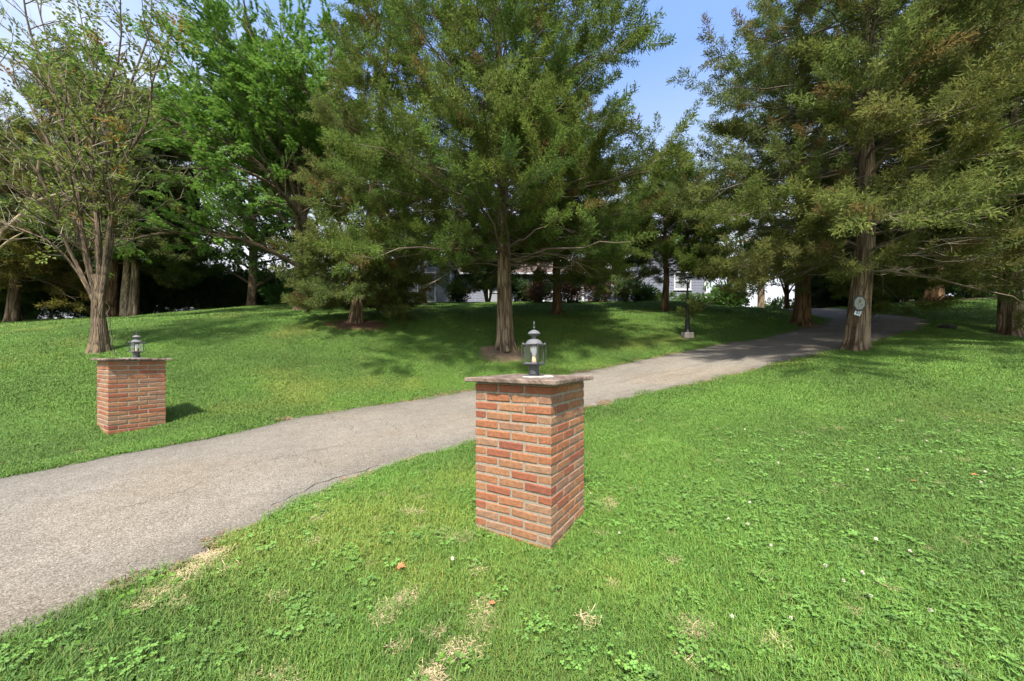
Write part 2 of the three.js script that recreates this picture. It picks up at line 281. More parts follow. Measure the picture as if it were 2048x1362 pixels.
// ---------------------------------------------------------------- brick pillars: every brick its own piece, mortar set back
const TURN = 58.5 * Math.PI / 180, ROW = 0.0718, SIDE = 0.638;
const brickGeo = {};
{ const r = rng(77); for (const [k, w] of [['long', 0.205], ['fit', 0.2095]]) brickGeo[k] = Array.from({ length: 6 }, () => chamferBox(w - 0.003, 0.0575, 0.1, 0.0065, 0.006, r)); }
const brickTones = [[0.40, 0.17, 0.075], [0.38, 0.145, 0.065], [0.42, 0.2, 0.095], [0.37, 0.175, 0.085], [0.37, 0.205, 0.115], [0.33, 0.17, 0.10], [0.36, 0.12, 0.058], [0.3, 0.095, 0.05], [0.2, 0.145, 0.1]];
const brickMats = brickTones.map((c, k) => { const m = grainy(c, 0.92, 0.004, 5); m.map.offset.set(k * 0.13, k * 0.29); return m; });
const mortarMat = grainy([0.40, 0.345, 0.265], 1, 0.004, 6);
const stoneMaps = (() => { const a = wrapNoise(8, 8, 61), b = wrapNoise(40, 40, 62), c = wrapNoise(130, 130, 63), d = wrapNoise(16, 16, 64); return { map: tile(512, (u, v) => { const s = (a(u, v) - 0.5) * 40 + (b(u, v) - 0.5) * 34 + (c(u, v) - 0.5) * 26, w = step(0.62, 0.85, d(u, v)) * 42; return [clamp(150 + s + w, 0, 255), clamp(130 + s + w, 0, 255), clamp(116 + s * 0.9 + w, 0, 255)]; }), bump: tile(512, (u, v) => grey(255 * (0.4 * a(u, v) + 0.35 * b(u, v) + 0.25 * c(u, v))), false) }; })();
function slab(half, thick, seed, notch) {                      // a flagstone with riven faces and chipped edges
  const n = 26, b = new Buf(), r = rng(seed), ring = [];
  const edge = k => { const t = (k % n) / n * 2 - 1, s = Math.floor(k / n); const e = half + 0.006 * noise(k * 0.55, seed) + 0.004 * noise(k * 1.7, seed + 5) - (hash3(k, seed, 4) > 0.9 ? 0.008 : 0) - (notch && s === 0 && t < -0.55 ? 0.02 : 0); return [[t * half, -e], [e, t * half], [-t * half, e], [-e, -t * half]][s]; };
  for (let k = 0; k < 4 * n; k++) ring.push(edge(k));
  const L = (f, y) => ring.map(([x, z], k) => [x * f, y + 0.0025 * noise(k * 0.8, y * 99, seed), z * f]);
  const under = L(0.985, 0), low = L(1, 0.007), high = L(0.997, thick - 0.006), top = L(0.985, thick);
  const cols = [under, low, high, top];
  for (let q = 0; q < 3; q++) for (let k = 0; k < ring.length; k++) { const m = (k + 1) % ring.length; b.quad(cols[q][k], cols[q + 1][k], cols[q + 1][m], cols[q][m]); }
  const G = 9; for (const [loop, flip] of [[top, 0], [under, 1]]) {
    const P = []; for (let g = 0; g <= G; g++) P.push(loop.map(([x, y, z]) => { const f = 1 - g / G; return [x * f, y + (g ? 0.0035 * fbm(x * f * 9, z * f * 9, seed) : 0), z * f]; }));
    for (let g = 0; g < G; g++) for (let k = 0; k < loop.length; k++) { const m = (k + 1) % loop.length, Q = [P[g][k], P[g + 1][k], P[g + 1][m], P[g][m]]; if (flip) Q.reverse(); b.quad(...Q); }
  }
  const g = b.geo(), p = g.attributes.position, u = g.attributes.uv; for (let k = 0; k < p.count; k++) u.setXY(k, p.getX(k) * 1.4, p.getZ(k) * 1.4 + p.getY(k) * 1.4);
  return g;
}
function smear(seed, rx, rz, y) {                              // flat trowelled mortar under a lantern
  const b = new Buf(), n = 40, e = []; for (let k = 0; k < n; k++) { const a = k / n * Math.PI * 2, q = 1 + 0.35 * fbm(Math.cos(a) * 2 + seed, Math.sin(a) * 2, seed); e.push([Math.cos(a) * rx * q, Math.sin(a) * rz * q]); }
  for (let k = 0; k < n; k++) { const [ax, az] = e[k], [bx, bz] = e[(k + 1) % n]; b.tri([0, y + 0.004, 0], [bx * 0.93, y + 0.003, bz * 0.93], [ax * 0.93, y + 0.003, az * 0.93]); b.quad([ax * 0.93, y + 0.003, az * 0.93], [bx * 0.93, y + 0.003, bz * 0.93], [bx, y - 0.004, bz], [ax, y - 0.004, az]); }
  return b.geo();
}
function pillar(label, x, z, base, seed, redder) {
  const t = thing('brick_pillar', label, 'pillar', [x, base, z]), r = rng(seed), rows = 17, y0 = -0.025; t.rotation.y = TURN; t.scale.set(1.06, 1, 1.06);
  part('footing', blk(0.74, 0.1, 0.74, 0.012), grainy([0.42, 0.39, 0.33], 1, 0.006, 4), t, [0, redder ? -0.03 : -0.07, 0]);
  part('mortar', new THREE.BoxGeometry(SIDE - 0.011, rows * ROW, SIDE - 0.011), mortarMat, t, [0, y0 + rows * ROW / 2, 0]);
  const put = (kind, px, pz, turn, y) => {
    const k = r(), m = part('brick', brickGeo[kind][Math.floor(r() * 6)], brickMats[k < 0.014 ? 8 : k < 0.07 ? 7 : Math.floor(Math.pow(r(), redder ? 0.8 : 1.25) * 7)], t, [px + (r() - 0.5) * 0.004, y + (r() - 0.5) * 0.003, pz + (r() - 0.5) * 0.004]);
    m.rotation.set((r() - 0.5) * 0.035, turn + (r() < 0.5 ? Math.PI : 0) + (r() - 0.5) * 0.012, (r() - 0.5) * 0.015);
  };
  for (let q = 0; q < rows; q++) {
    const y = y0 + ROW * (q + 0.5), e = SIDE / 2 - 0.05, A = (rows - 1 - q) % 2 === 0;
    for (const s of [-1, 1]) {
      for (const k of [-1, 0, 1]) A ? put('long', s * e, k * 0.2165, Math.PI / 2, y) : put('long', k * 0.2165, s * e, 0, y);
      for (const k of [-1, 1]) A ? put('fit', k * 0.1096, s * e, 0, y) : put('fit', s * e, k * 0.1096, Math.PI / 2, y);
    }
  }
  const top = y0 + rows * ROW;
  part('mortar_bed', blk(SIDE - 0.03, 0.012, SIDE - 0.03, 0.003), mortarMat, t, [0, top + 0.004, 0]);
  const cap = part('cap_stone', slab(0.376, 0.035, seed, redder), std([0.38, 0.355, 0.33], 0.95, { map: stoneMaps.map, bumpMap: stoneMaps.bump, bumpScale: 0.006 }), t, [0, top + 0.009, 0]);
  part('mortar_smear', smear(seed, 0.17, 0.12, 0.038), grainy([0.46, 0.43, 0.38], 1, 0.003, 8), cap, [0.02, 0, 0.06]);
  return { t, y: base + top + 0.047 };
}
const pilR = pillar('square brick pillar with a big stone cap standing in clover lawn', 0.166, -3.025, -0.012, 501, false);
const pilL = pillar('brick pillar beside the multi-stemmed tree across the driveway', -6.385, -6.05, 0.135, 733, true);
{ const p = pilR.t, ring = part('screw_eye', new THREE.TorusGeometry(0.009, 0.0022, 6, 14), std([0.1, 0.1, 0.11], 0.5, { metalness: 0.7 }), p, [-0.333, 1.09, 0.015]); ring.rotation.y = 0.4; part('shank', lathe([[0, 0], [0.0025, 0], [0.0025, 0.024], [0, 0.024]], 6).rotateZ(-Math.PI / 2), ring.material, ring, [0.004, 0, 0]); }

// ---------------------------------------------------------------- post lanterns on the pillars
const pewter = grainy([0.08, 0.082, 0.088], 0.62, 0.0006, 20), pewterTop = grainy([0.17, 0.168, 0.178], 0.7, 0.0006, 20); pewter.metalness = 0.25; pewterTop.metalness = 0.15;
const glass = new THREE.MeshPhysicalMaterial({ color: 0xffffff, roughness: 0.04, transmission: 1, thickness: 0, ior: 1.5, side: THREE.DoubleSide });
const bulbMat = std([0.82, 0.82, 0.83], 0.35), sleeveMat = std([0.58, 0.45, 0.26], 0.7);
function lantern(label, x, y, z, turn, candle) {
  const t = thing('post_lantern', label, 'lantern', [x, y, z]); t.rotation.y = turn;
  part('base_plate', blk(0.125, 0.012, 0.125, 0.003), pewter, t, [0, 0.006, 0]);
  part('stem', lathe([[0, 0.012], [0.044, 0.012], [0.044, 0.02], [0.0415, 0.024], [0.0415, 0.078], [0.046, 0.088], [0.055, 0.093], [0.055, 0.098], [0, 0.098]], 28), pewter, t);
  for (const a of [0.4, 2.5, 4.6]) part('screw', new THREE.SphereGeometry(0.0045, 8, 6), pewterTop, t, [Math.cos(a) * 0.042, 0.032, Math.sin(a) * 0.042]);
  const S = 0.118, h0 = 0.108, h1 = 0.262;
  part('floor_plate', blk(S + 0.022, 0.009, S + 0.022, 0.003), pewter, t, [0, 0.1025, 0]);
  for (const sx of [-1, 1]) for (const sz of [-1, 1]) {
    part('corner_bar', blk(0.0075, h1 - h0, 0.0075, 0.0015), pewter, t, [sx * S / 2, (h0 + h1) / 2, sz * S / 2]);
    const g = tubeGeo(curve([[sx * S * 0.5, h0 - 0.008, sz * S * 0.5], [sx * S * 0.62, h0 + 0.006, sz * S * 0.62], [sx * S * 0.63, (h0 + h1) / 2, sz * S * 0.63], [sx * S * 0.62, h1 - 0.004, sz * S * 0.62], [sx * S * 0.52, h1 + 0.006, sz * S * 0.52]], 14), Array(15).fill(0.0026), 6);
    part('guard_wire', g, pewter, t);
  }
  for (const s of [-1, 1]) {
    part('glass_pane', new THREE.PlaneGeometry(S - 0.008, h1 - h0).rotateY(Math.PI / 2), glass, t, [s * S / 2, (h0 + h1) / 2, 0]);
    part('glass_pane', new THREE.PlaneGeometry(S - 0.008, h1 - h0), glass, t, [0, (h0 + h1) / 2, s * S / 2]);
    for (const y of [h0 + 0.004, h1 - 0.004]) { part('rail', blk(0.006, 0.008, S - 0.008, 0.001), pewterTop, t, [s * S / 2, y, 0]); part('rail', blk(S - 0.008, 0.008, 0.006, 0.001), pewterTop, t, [0, y, s * S / 2]); }
  }
  const roof = part('roof_plate', blk(S + 0.03, 0.008, S + 0.03, 0.003), pewterTop, t, [0, h1 + 0.005, 0]);
  for (const sx of [-1, 1]) for (const sz of [-1, 1]) part('corner_knob', new THREE.SphereGeometry(0.0075, 10, 8), pewterTop, roof, [sx * (S + 0.018) / 2, 0.006, sz * (S + 0.018) / 2]);
  part('dome', lathe([[0.07, 0.27], [0.069, 0.278], [0.062, 0.29], [0.05, 0.301], [0.034, 0.309], [0.02, 0.313], [0.016, 0.318], [0.018, 0.328], [0.026, 0.338], [0.04, 0.347]], 30), pewterTop, t);
  part('upper_dome', lathe([[0.04, 0.347], [0.052, 0.352], [0.0525, 0.356], [0.047, 0.366], [0.036, 0.376], [0.021, 0.384], [0.008, 0.388], [0, 0.389]], 30), pewterTop, t);
  part('finial', lathe([[0, 0.385], [0.005, 0.388], [0.0045, 0.395], [0.008, 0.399], [0.0105, 0.405], [0.008, 0.411], [0.004, 0.415], [0.0035, 0.421], [0.0065, 0.429], [0.0085, 0.44], [0.007, 0.45], [0.003, 0.459], [0, 0.464]], 14), pewter, t);
  part('candle_sleeve', lathe(candle ? [[0, 0.105], [0.02, 0.105], [0.019, 0.16], [0.012, 0.165]] : [[0, 0.105], [0.022, 0.105], [0.019, 0.135], [0.0155, 0.17], [0.0135, 0.18]], 18), sleeveMat, t);
  part('light_bulb', lathe(candle ? [[0.014, 0.155], [0.024, 0.165], [0.03, 0.185], [0.03, 0.215], [0.022, 0.232], [0, 0.238]] : [[0.0135, 0.17], [0.0165, 0.187], [0.025, 0.203], [0.0315, 0.22], [0.0325, 0.233], [0.028, 0.247], [0.016, 0.2545], [0, 0.2565]], 22), bulbMat, t);
}
lantern('grey metal lantern with a round white bulb on the clover lawn pillar', 0.185, pilR.y, -3.02, TURN, false);
lantern('grey metal lantern with a candle bulb on the pillar by the multi-stemmed tree', -6.36, pilL.y, -6.1, TURN + 0.3, true);

// ---------------------------------------------------------------- black lamp post on the lawn
{
  const x = 6.58, z = -13.5, y = height(x, z), iron = grainy([0.022, 0.023, 0.024], 0.45, 0.0008, 8); iron.metalness = 0.2;
  const t = thing('lamp_post', 'slender black lamp post on a concrete block in the lawn', 'lamp post', [x, y - 0.03, z]);
  part('concrete_base', blk(0.34, 0.24, 0.34, 0.02), grainy([0.42, 0.37, 0.33], 1, 0.01, 3), t, [0, 0.1, 0]);
  part('post_foot', lathe([[0, 0.22], [0.15, 0.22], [0.15, 0.245], [0.125, 0.255], [0.12, 0.29], [0.1, 0.31], [0.1, 0.33], [0.092, 0.34]], 24), iron, t);
  part('lower_shaft', lathe([[0.092, 0.34], [0.068, 0.78], [0.066, 0.8], [0.074, 0.805], [0.074, 0.83], [0.064, 0.835], [0.064, 0.86], [0.072, 0.866], [0.072, 0.885], [0.05, 0.9]], 24, 1), iron, t);
  for (let k = 0; k < 10; k++) { const a = k / 10 * Math.PI * 2; part('flute', tubeGeo([V(Math.cos(a) * 0.091, 0.35, Math.sin(a) * 0.091), V(Math.cos(a) * 0.068, 0.775, Math.sin(a) * 0.068)], [0.008, 0.006], 6), iron, t); }
  part('upper_shaft', lathe([[0.05, 0.9], [0.046, 0.92], [0.032, 1.95], [0.04, 1.96], [0.04, 1.98], [0.028, 1.99], [0.028, 2.02], [0.05, 2.035], [0.05, 2.045], [0, 2.045]], 20), iron, t);
  const L = part('lamp_head', lathe([[0.05, 2.04], [0.085, 2.05], [0.085, 2.06], [0.05, 2.062]], 6), iron, t);
  for (let k = 0; k < 6; k++) { const a = k / 6 * Math.PI * 2, b = (k + 1) / 6 * Math.PI * 2; part('bar', tubeGeo([V(Math.cos(a) * 0.08, 2.055, Math.sin(a) * 0.08), V(Math.cos(a) * 0.125, 2.27, Math.sin(a) * 0.125)], [0.008, 0.008], 5), iron, L); const q = new Buf(), P = (r, an, yy) => [Math.cos(an) * r, yy, Math.sin(an) * r]; q.quad(P(0.077, a, 2.058), P(0.122, a, 2.268), P(0.122, b, 2.268), P(0.077, b, 2.058)); part('pane', q.geo(), glass, L); }
  part('lamp_roof', lathe([[0.125, 2.262], [0.165, 2.265], [0.165, 2.275], [0.12, 2.3], [0.075, 2.335], [0.06, 2.345], [0.06, 2.37], [0.045, 2.385], [0.015, 2.395], [0.012, 2.41], [0, 2.43]], 6), iron, t);
  part('light_bulb', lathe([[0.012, 2.06], [0.014, 2.1], [0.03, 2.14], [0.03, 2.17], [0, 2.19]], 12), bulbMat, t);
}

// ---------------------------------------------------------------- house on the hilltop
{
  const y0 = 4.95, t = thing('house', 'grey clapboard ranch house with white trim and brick chimney on the hilltop', 'house', [0, y0, 0]);
  const siding = grainy([0.235, 0.25, 0.315], 0.7, 0.002, 2), trim = grainy([0.74, 0.74, 0.76], 0.6, 0.001, 2), roofM = grainy([0.15, 0.105, 0.085], 0.95, 0.01, 2), glassM = new THREE.MeshPhysicalMaterial({ color: new THREE.Color().setRGB(0.05, 0.06, 0.075), roughness: 0.08, metalness: 0, clearcoat: 1 }), blind = grainy([0.33, 0.34, 0.37], 0.8, 0.001, 4);
  const LAP = 0.19, unit = (() => { const b = new Buf(), x = 0.5, A = [[0, 0.03], [0.205, 0.012], [0.205, 0], [0, 0]]; for (let k = 0; k < 4; k++) { const [y1, z1] = A[k], [y2, z2] = A[(k + 1) % 4]; b.quad([-x, y1, z1], [x, y1, z1], [x, y2, z2], [-x, y2, z2]); } for (const s of [-x, x]) b.quad(...A.map(([y, z]) => [s, y, z])); return b.geo(); })();
  function front(x0, x1, z, H, gable, holes) {                 // a clapboard wall that faces +z
    const w = t, mid = (x0 + x1) / 2, peak = gable ? (x1 - x0) / 2 * 0.67 : 0, sh = new THREE.Shape([[x0, 0], [x1, 0], [x1, H], ...(gable ? [[mid, H + peak]] : []), [x0, H]].map(p => new THREE.Vector2(...p)));
    for (const [a, b, c, d] of holes) sh.holes.push(new THREE.Path([[a, c], [b, c], [b, d], [a, d]].map(p => new THREE.Vector2(...p))));
    const wall = part('wall', new THREE.ExtrudeGeometry(sh, { depth: 0.15, bevelEnabled: false }), siding, w, [0, 0, z - 0.15]);
    for (let y = 0.12; y < H + peak - 0.1; y += LAP) {
      const cut = y + LAP > H && gable ? (y + LAP - H) / 0.67 : 0; let segs = [[x0 + cut, x1 - cut]];
      for (const [a, b, c, d] of holes) if (y + LAP > c - 0.05 && y < d) segs = segs.flatMap(([p, q]) => b <= p || a >= q ? [[p, q]] : [[p, a], [b, q]].filter(([m, n]) => n - m > 0.05));
      for (const [p, q] of segs) if (q - p > 0.05) { const m = part('clapboard', unit, siding, wall, [(p + q) / 2, y, 0.152]); m.scale.x = q - p; }
    }
    for (const [x, s] of [[x0, 1], [x1, -1]]) part('corner_board', blk(0.13, H - 0.08, 0.05, 0.006), trim, w, [x + s * 0.062, H / 2 + 0.02, z + 0.04]);
    for (const [a, b, c, d, panes = 1] of holes) {
      const cx = (a + b) / 2, cy = (c + d) / 2, win = part('window', blk(b - a, d - c, 0.02, 0.002), glassM, w, [cx, cy, z - 0.09]);
      for (const s of [-1, 1]) { part('frame', blk(0.1, d - c + 0.2, 0.05, 0.006), trim, win, [s * (b - a) / 2 + s * 0.02, 0, 0.125]); part('frame', blk(b - a - 0.06, 0.1, 0.045, 0.006), trim, win, [0, s * ((d - c) / 2 + 0.03), 0.123]); }
      part('sill', blk(b - a + 0.24, 0.05, 0.1, 0.008), trim, win, [0, -(d - c) / 2 - 0.1, 0.14]);
      for (let k = 1; k < panes; k++) part('mullion', blk(0.09, d - c - 0.05, 0.05, 0.004), trim, win, [-(b - a) / 2 + k * (b - a) / panes, 0, 0.1]);
      for (let k = 0; k < panes; k++) { const pw = (b - a) / panes; part('blind', blk(pw - 0.2, (d - c) * 0.94, 0.01, 0.002), blind, win, [-(b - a) / 2 + (k + 0.5) * pw, 0.02, 0.016]); part('meeting_rail', blk(pw - 0.1, 0.05, 0.035, 0.004), trim, win, [-(b - a) / 2 + (k + 0.5) * pw, 0, 0.06]); }
    }
    return w;
  }
  front(-8.58, -4.2, -25, 2.75, true, [[-7.75, -5.35, 0.35, 2.3, 2]]);
  front(6.9, 13.45, -25, 2.75, true, [[11.3, 12.35, 1.2, 2.3, 1]]);
  front(-4.2, 6.9, -27, 2.75, false, [[-1.75, -0.4, 0.45, 2.2, 1], [0.35, 1.15, 0.5, 2.2, 1], [2.4, 3.6, 0.5, 2.2, 1]]);
  for (const [x, za, zb] of [[-8.58, -36, -25], [-4.2, -27, -25], [6.9, -27, -25], [13.45, -36, -25]]) {  // walls along the sides
    const side = x === -8.58 || x === 6.9 ? -1 : 1; part('side_wall', new THREE.BoxGeometry(0.12, 2.75, zb - za - 0.16), siding, t, [x - side * 0.07, 1.375, (za + zb) / 2 - 0.08]);
    for (let y = 0.12; y < 2.6; y += LAP) { const m = part('clapboard', unit, siding, t, [x - side * 0.012, y, (za + zb) / 2 - 0.08]); m.scale.x = zb - za - 0.17; m.rotation.y = side * Math.PI / 2; }
  }
  part('rear_wall', new THREE.BoxGeometry(22, 2.75, 0.15), siding, t, [2.43, 1.375, -36]);
  const door = part('door', blk(1.0, 2.1, 0.06, 0.01), grainy([0.6, 0.6, 0.62], 0.5, 0.001, 2), t, [4.75, 1.15, -26.95]); for (const s of [-1, 1]) part('frame', blk(0.12, 2.25, 0.1, 0.006), trim, door, [s * 0.56, 0.03, 0.02]); part('handle', new THREE.SphereGeometry(0.035, 10, 8), pewterTop, door, [0.4, -0.1, 0.06]);
  part('porch_step', blk(2.2, 0.32, 1.2, 0.02), grainy([0.28, 0.12, 0.08], 0.95, 0.006, 4), t, [5, 0.1, -26.2]);
  const gableRoof = (x0, x1, z0, z1, H) => { const o = 0.35, m = (x0 + x1) / 2, pk = (x1 - x0) / 2 * 0.67, g = new THREE.Shape([[x0 - o, H - o * 0.67], [m, H + pk], [x1 + o, H - o * 0.67], [x1 + o, H - o * 0.67 + 0.16], [m, H + pk + 0.18], [x0 - o, H - o * 0.67 + 0.16]].map(p => new THREE.Vector2(...p))); part('roof', new THREE.ExtrudeGeometry(g, { depth: z1 - z0 + 0.35, bevelEnabled: false }), roofM, t, [0, 0.02, z0]);
    for (const s of [-1, 1]) { const L = Math.hypot(m - x0 + o, pk + o * 0.67), b = part('rake_board', blk(L, 0.2, 0.04, 0.004), trim, t, [m + s * (m - x0 + o) / 2, H + (pk - o * 0.67) / 2 - 0.03, z1 + 0.375]); b.rotation.z = -s * Math.atan(0.67); } };
  gableRoof(-8.58, -4.2, -36, -25, 2.75); gableRoof(6.9, 13.45, -36, -25, 2.75);
  { const s = new THREE.Shape([[-26.5, 2.55], [-31.5, 5.0], [-36.5, 2.55], [-36.5, 2.72], [-31.5, 5.18], [-26.5, 2.72]].map(p => new THREE.Vector2(...p))); const g = new THREE.ExtrudeGeometry(s, { depth: 12.6, bevelEnabled: false }).rotateY(-Math.PI / 2); part('roof', g, roofM, t, [7.6, 0.03, 0]); part('gutter', blk(11, 0.14, 0.1, 0.02), trim, t, [1.35, 2.6, -26.42]); }
  const ch = part('chimney', blk(0.78, 3.2, 0.62, 0.01), grainy([0.33, 0.11, 0.06], 0.95, 0.006, 4), t, [8.9, 5.1, -30]); part('chimney_cap', blk(0.92, 0.12, 0.76, 0.01), grainy([0.3, 0.12, 0.075], 0.95, 0.004, 4), ch, [0, 1.55, 0]); for (const s of [-0.18, 0.18]) part('flue', lathe([[0.1, 0], [0.1, 0.3], [0.085, 0.3], [0.085, 0]], 12), grainy([0.38, 0.3, 0.25], 0.95, 0.002, 4), ch, [s, 1.6, 0]);
  const fn = part('foundation', blk(6.5, 0.5, 0.1, 0.01), grainy([0.4, 0.39, 0.36], 1, 0.006, 2), t, [10.17, -0.14, -24.98]); void fn;
  part('foundation', blk(4.3, 0.5, 0.1, 0.01), grainy([0.32, 0.31, 0.3], 1, 0.006, 2), t, [-6.39, -0.14, -24.98]);
}

// ---------------------------------------------------------------- foliage pieces (shared by all trees)
const kite = (b, o, d, n, len, w, col) => { const s = V(0, 0, 0).crossVectors(d, n).multiplyScalar(w / 2), m = o.clone().addScaledVector(d, len * 0.45), e = o.clone().addScaledVector(d, len); b.quad(o.toArray(), m.clone().add(s).toArray(), e.toArray(), m.sub(s).toArray(), col); };
function sprayGeo(seed) {                                       // a feathery cedar branchlet along +y, one unit long
  const r = rng(seed), b = new Buf(), dir = (a, up) => V(Math.cos(a) * Math.sqrt(1 - up * up), up, Math.sin(a) * Math.sqrt(1 - up * up));
  const rnd = () => V(r() - 0.5, r() - 0.5, r() - 0.5).normalize();
  for (let k = 0; k < 34; k++) {
    const t = k / 33, o = V((r() - 0.5) * 0.1, 0.02 + 0.9 * t, (r() - 0.5) * 0.1), a = k * 2.4 + r(), L = (0.36 - 0.19 * t) * (0.7 + 0.6 * r()), d = dir(a, 0.4 + 0.4 * t + 0.2 * (r() - 0.5)), tone = 0.8 + 0.4 * r(), col = [tone * (0.9 + 0.25 * r()), tone, tone * 0.9];
    kite(b, o, d, rnd(), L, 0.05, col);
    for (let q = 0; q < 4; q++) { const o2 = o.clone().addScaledVector(d, L * (0.2 + 0.22 * q)), d2 = d.clone().addScaledVector(rnd(), 0.9).normalize(); kite(b, o2, d2, rnd(), 0.09 + L * 0.2, 0.048, col); }
  }
  return b.geo();
}
function leafInto(b, o, d, n, L, w, col, lobed) {              // one leaf: folded along its midrib
  const s = V(0, 0, 0).crossVectors(d, n).normalize(), P = (t, k, up = 0) => o.clone().addScaledVector(d, t * L).addScaledVector(s, k * w / 2).addScaledVector(n, up * w).toArray();
  const A = P(0, 0), T = P(1, 0, -0.12);
  for (const k of [-1, 1]) { if (lobed) { b.tri(A, P(0.15, 0.75 * k, 0.1), P(0.38, 0.45 * k, 0.06), col); b.tri(A, P(0.38, 0.45 * k, 0.06), P(0.55, 0, 0), col); b.tri(P(0.38, 0.45 * k, 0.06), P(0.72, 0.95 * k, 0.1), P(0.55, 0, 0), col); b.tri(P(0.55, 0, 0), P(0.7, 0.3 * k, 0.04), T, col); } else { b.tri(A, P(0.3, k, 0.14), P(0.6, 0.8 * k, 0.12), col); b.tri(A, P(0.6, 0.8 * k, 0.12), T, col); } }
}
function leafTwigGeo(seed, count, L, w, lobed, spread) {        // leaves along a twig on +y, faces turned mostly to +z
  const r = rng(seed), b = new Buf();
  for (let k = 0; k < count; k++) {
    const t = (k + 0.5) / count, side = k % 2 ? 1 : -1, d = V(side * (0.9 - 0.5 * t) + (r() - 0.5) * 0.5, 0.35 + 0.5 * t + (r() - 0.5) * 0.4, (r() - 0.5) * 0.6 * spread - 0.12).normalize(), n = V((r() - 0.5) * spread, (r() - 0.5) * spread, 1).normalize(); n.addScaledVector(d, -n.dot(d)).normalize();
    const tone = 0.82 + 0.36 * r(), o = V(side * 0.03, 0.05 + t * 0.9, (r() - 0.5) * 0.12 * spread).addScaledVector(d, 0.08), q = 0.8 + 0.4 * r();
    leafInto(b, o, d, n, L * q, w * q, [tone * (0.85 + 0.35 * r()), tone, tone * 0.85], lobed);
  }
  return b.geo();
}
const SPRAY = [sprayGeo(1), sprayGeo(2), sprayGeo(3)], TWIG = { maple: leafTwigGeo(5, 15, 0.3, 0.3, true, 0.9), small: leafTwigGeo(6, 11, 0.27, 0.17, false, 1.5), broad: leafTwigGeo(7, 12, 0.42, 0.2, false, 1.6), round: leafTwigGeo(8, 16, 0.24, 0.2, false, 1.4) };

class Leaves {                                                  // collects placed branchlets for one tree
  constructor() { this.m = []; this.c = []; }
  add(pos, dir, size, col, r, level) {
    const y = dir.clone().normalize(), x = V(0, 0, 0);
    if (level) { x.crossVectors(y, V((r() - 0.5) * level, 1, (r() - 0.5) * level)); if (x.lengthSq() < 0.02) x.set(1, 0, 0.3); } else x.set(r() - 0.5, r() - 0.5, r() - 0.5).cross(y);
    x.normalize(); const z = x.clone().cross(y);
    this.m.push(new THREE.Matrix4().makeBasis(x.multiplyScalar(size), y.multiplyScalar(size), z.multiplyScalar(size)).setPosition(pos)); this.c.push(col);
  }
  build(name, geo, mat, parent) {
    const g = new THREE.InstancedMesh(geo, mat, this.m.length), c = new THREE.Color(); g.name = name; g.castShadow = g.receiveShadow = true;
    this.m.forEach((m, k) => { g.setMatrixAt(k, m); g.setColorAt(k, c.setRGB(...this.c[k])); }); parent.add(g); return stuff(g);
  }
}
const lerpTable = (T, h) => { if (h <= T[0][0]) return T[0][1]; for (let k = 1; k < T.length; k++) if (h <= T[k][0]) return mix(T[k - 1][1], T[k][1], (h - T[k - 1][0]) / (T[k][0] - T[k - 1][0])); return T[T.length - 1][1]; };
function trunkGeo(path, r0, taper, flare, seed, flutes = 5, sides = 44) {
  const len = path.map((p, k) => k ? p.distanceTo(path[k - 1]) : 0); for (let k = 1; k < len.length; k++) len[k] += len[k - 1];
  const L = len[len.length - 1], rad = len.map(h => r0 * (1 - taper * h / L) + r0 * flare * Math.exp(-h / 0.3) + r0 * 0.12 * Math.exp(-h / 1.4));
  return tubeGeo(path, rad, sides, (a, k) => { const h = len[k], f = 0.05 + 0.3 * flare * Math.exp(-h / 0.35); return 1 + f * Math.sin(a * flutes + seed + 0.5 * Math.sin(h * 0.7 + seed)) + 0.05 * Math.sin(a * 3 + seed * 2 + h * 0.3) + 0.05 * noise(Math.cos(a) * 2.4 + seed, Math.sin(a) * 2.4, h * 0.8) + 0.05 * Math.abs(noise(Math.cos(a) * 7 + seed, Math.sin(a) * 7, h * 1.1)); });
}
const green = (r, base, v = 0.25) => { const t = 1 + (r() - 0.5) * 2 * v; return [base[0] * t, base[1] * t, base[2] * t]; };

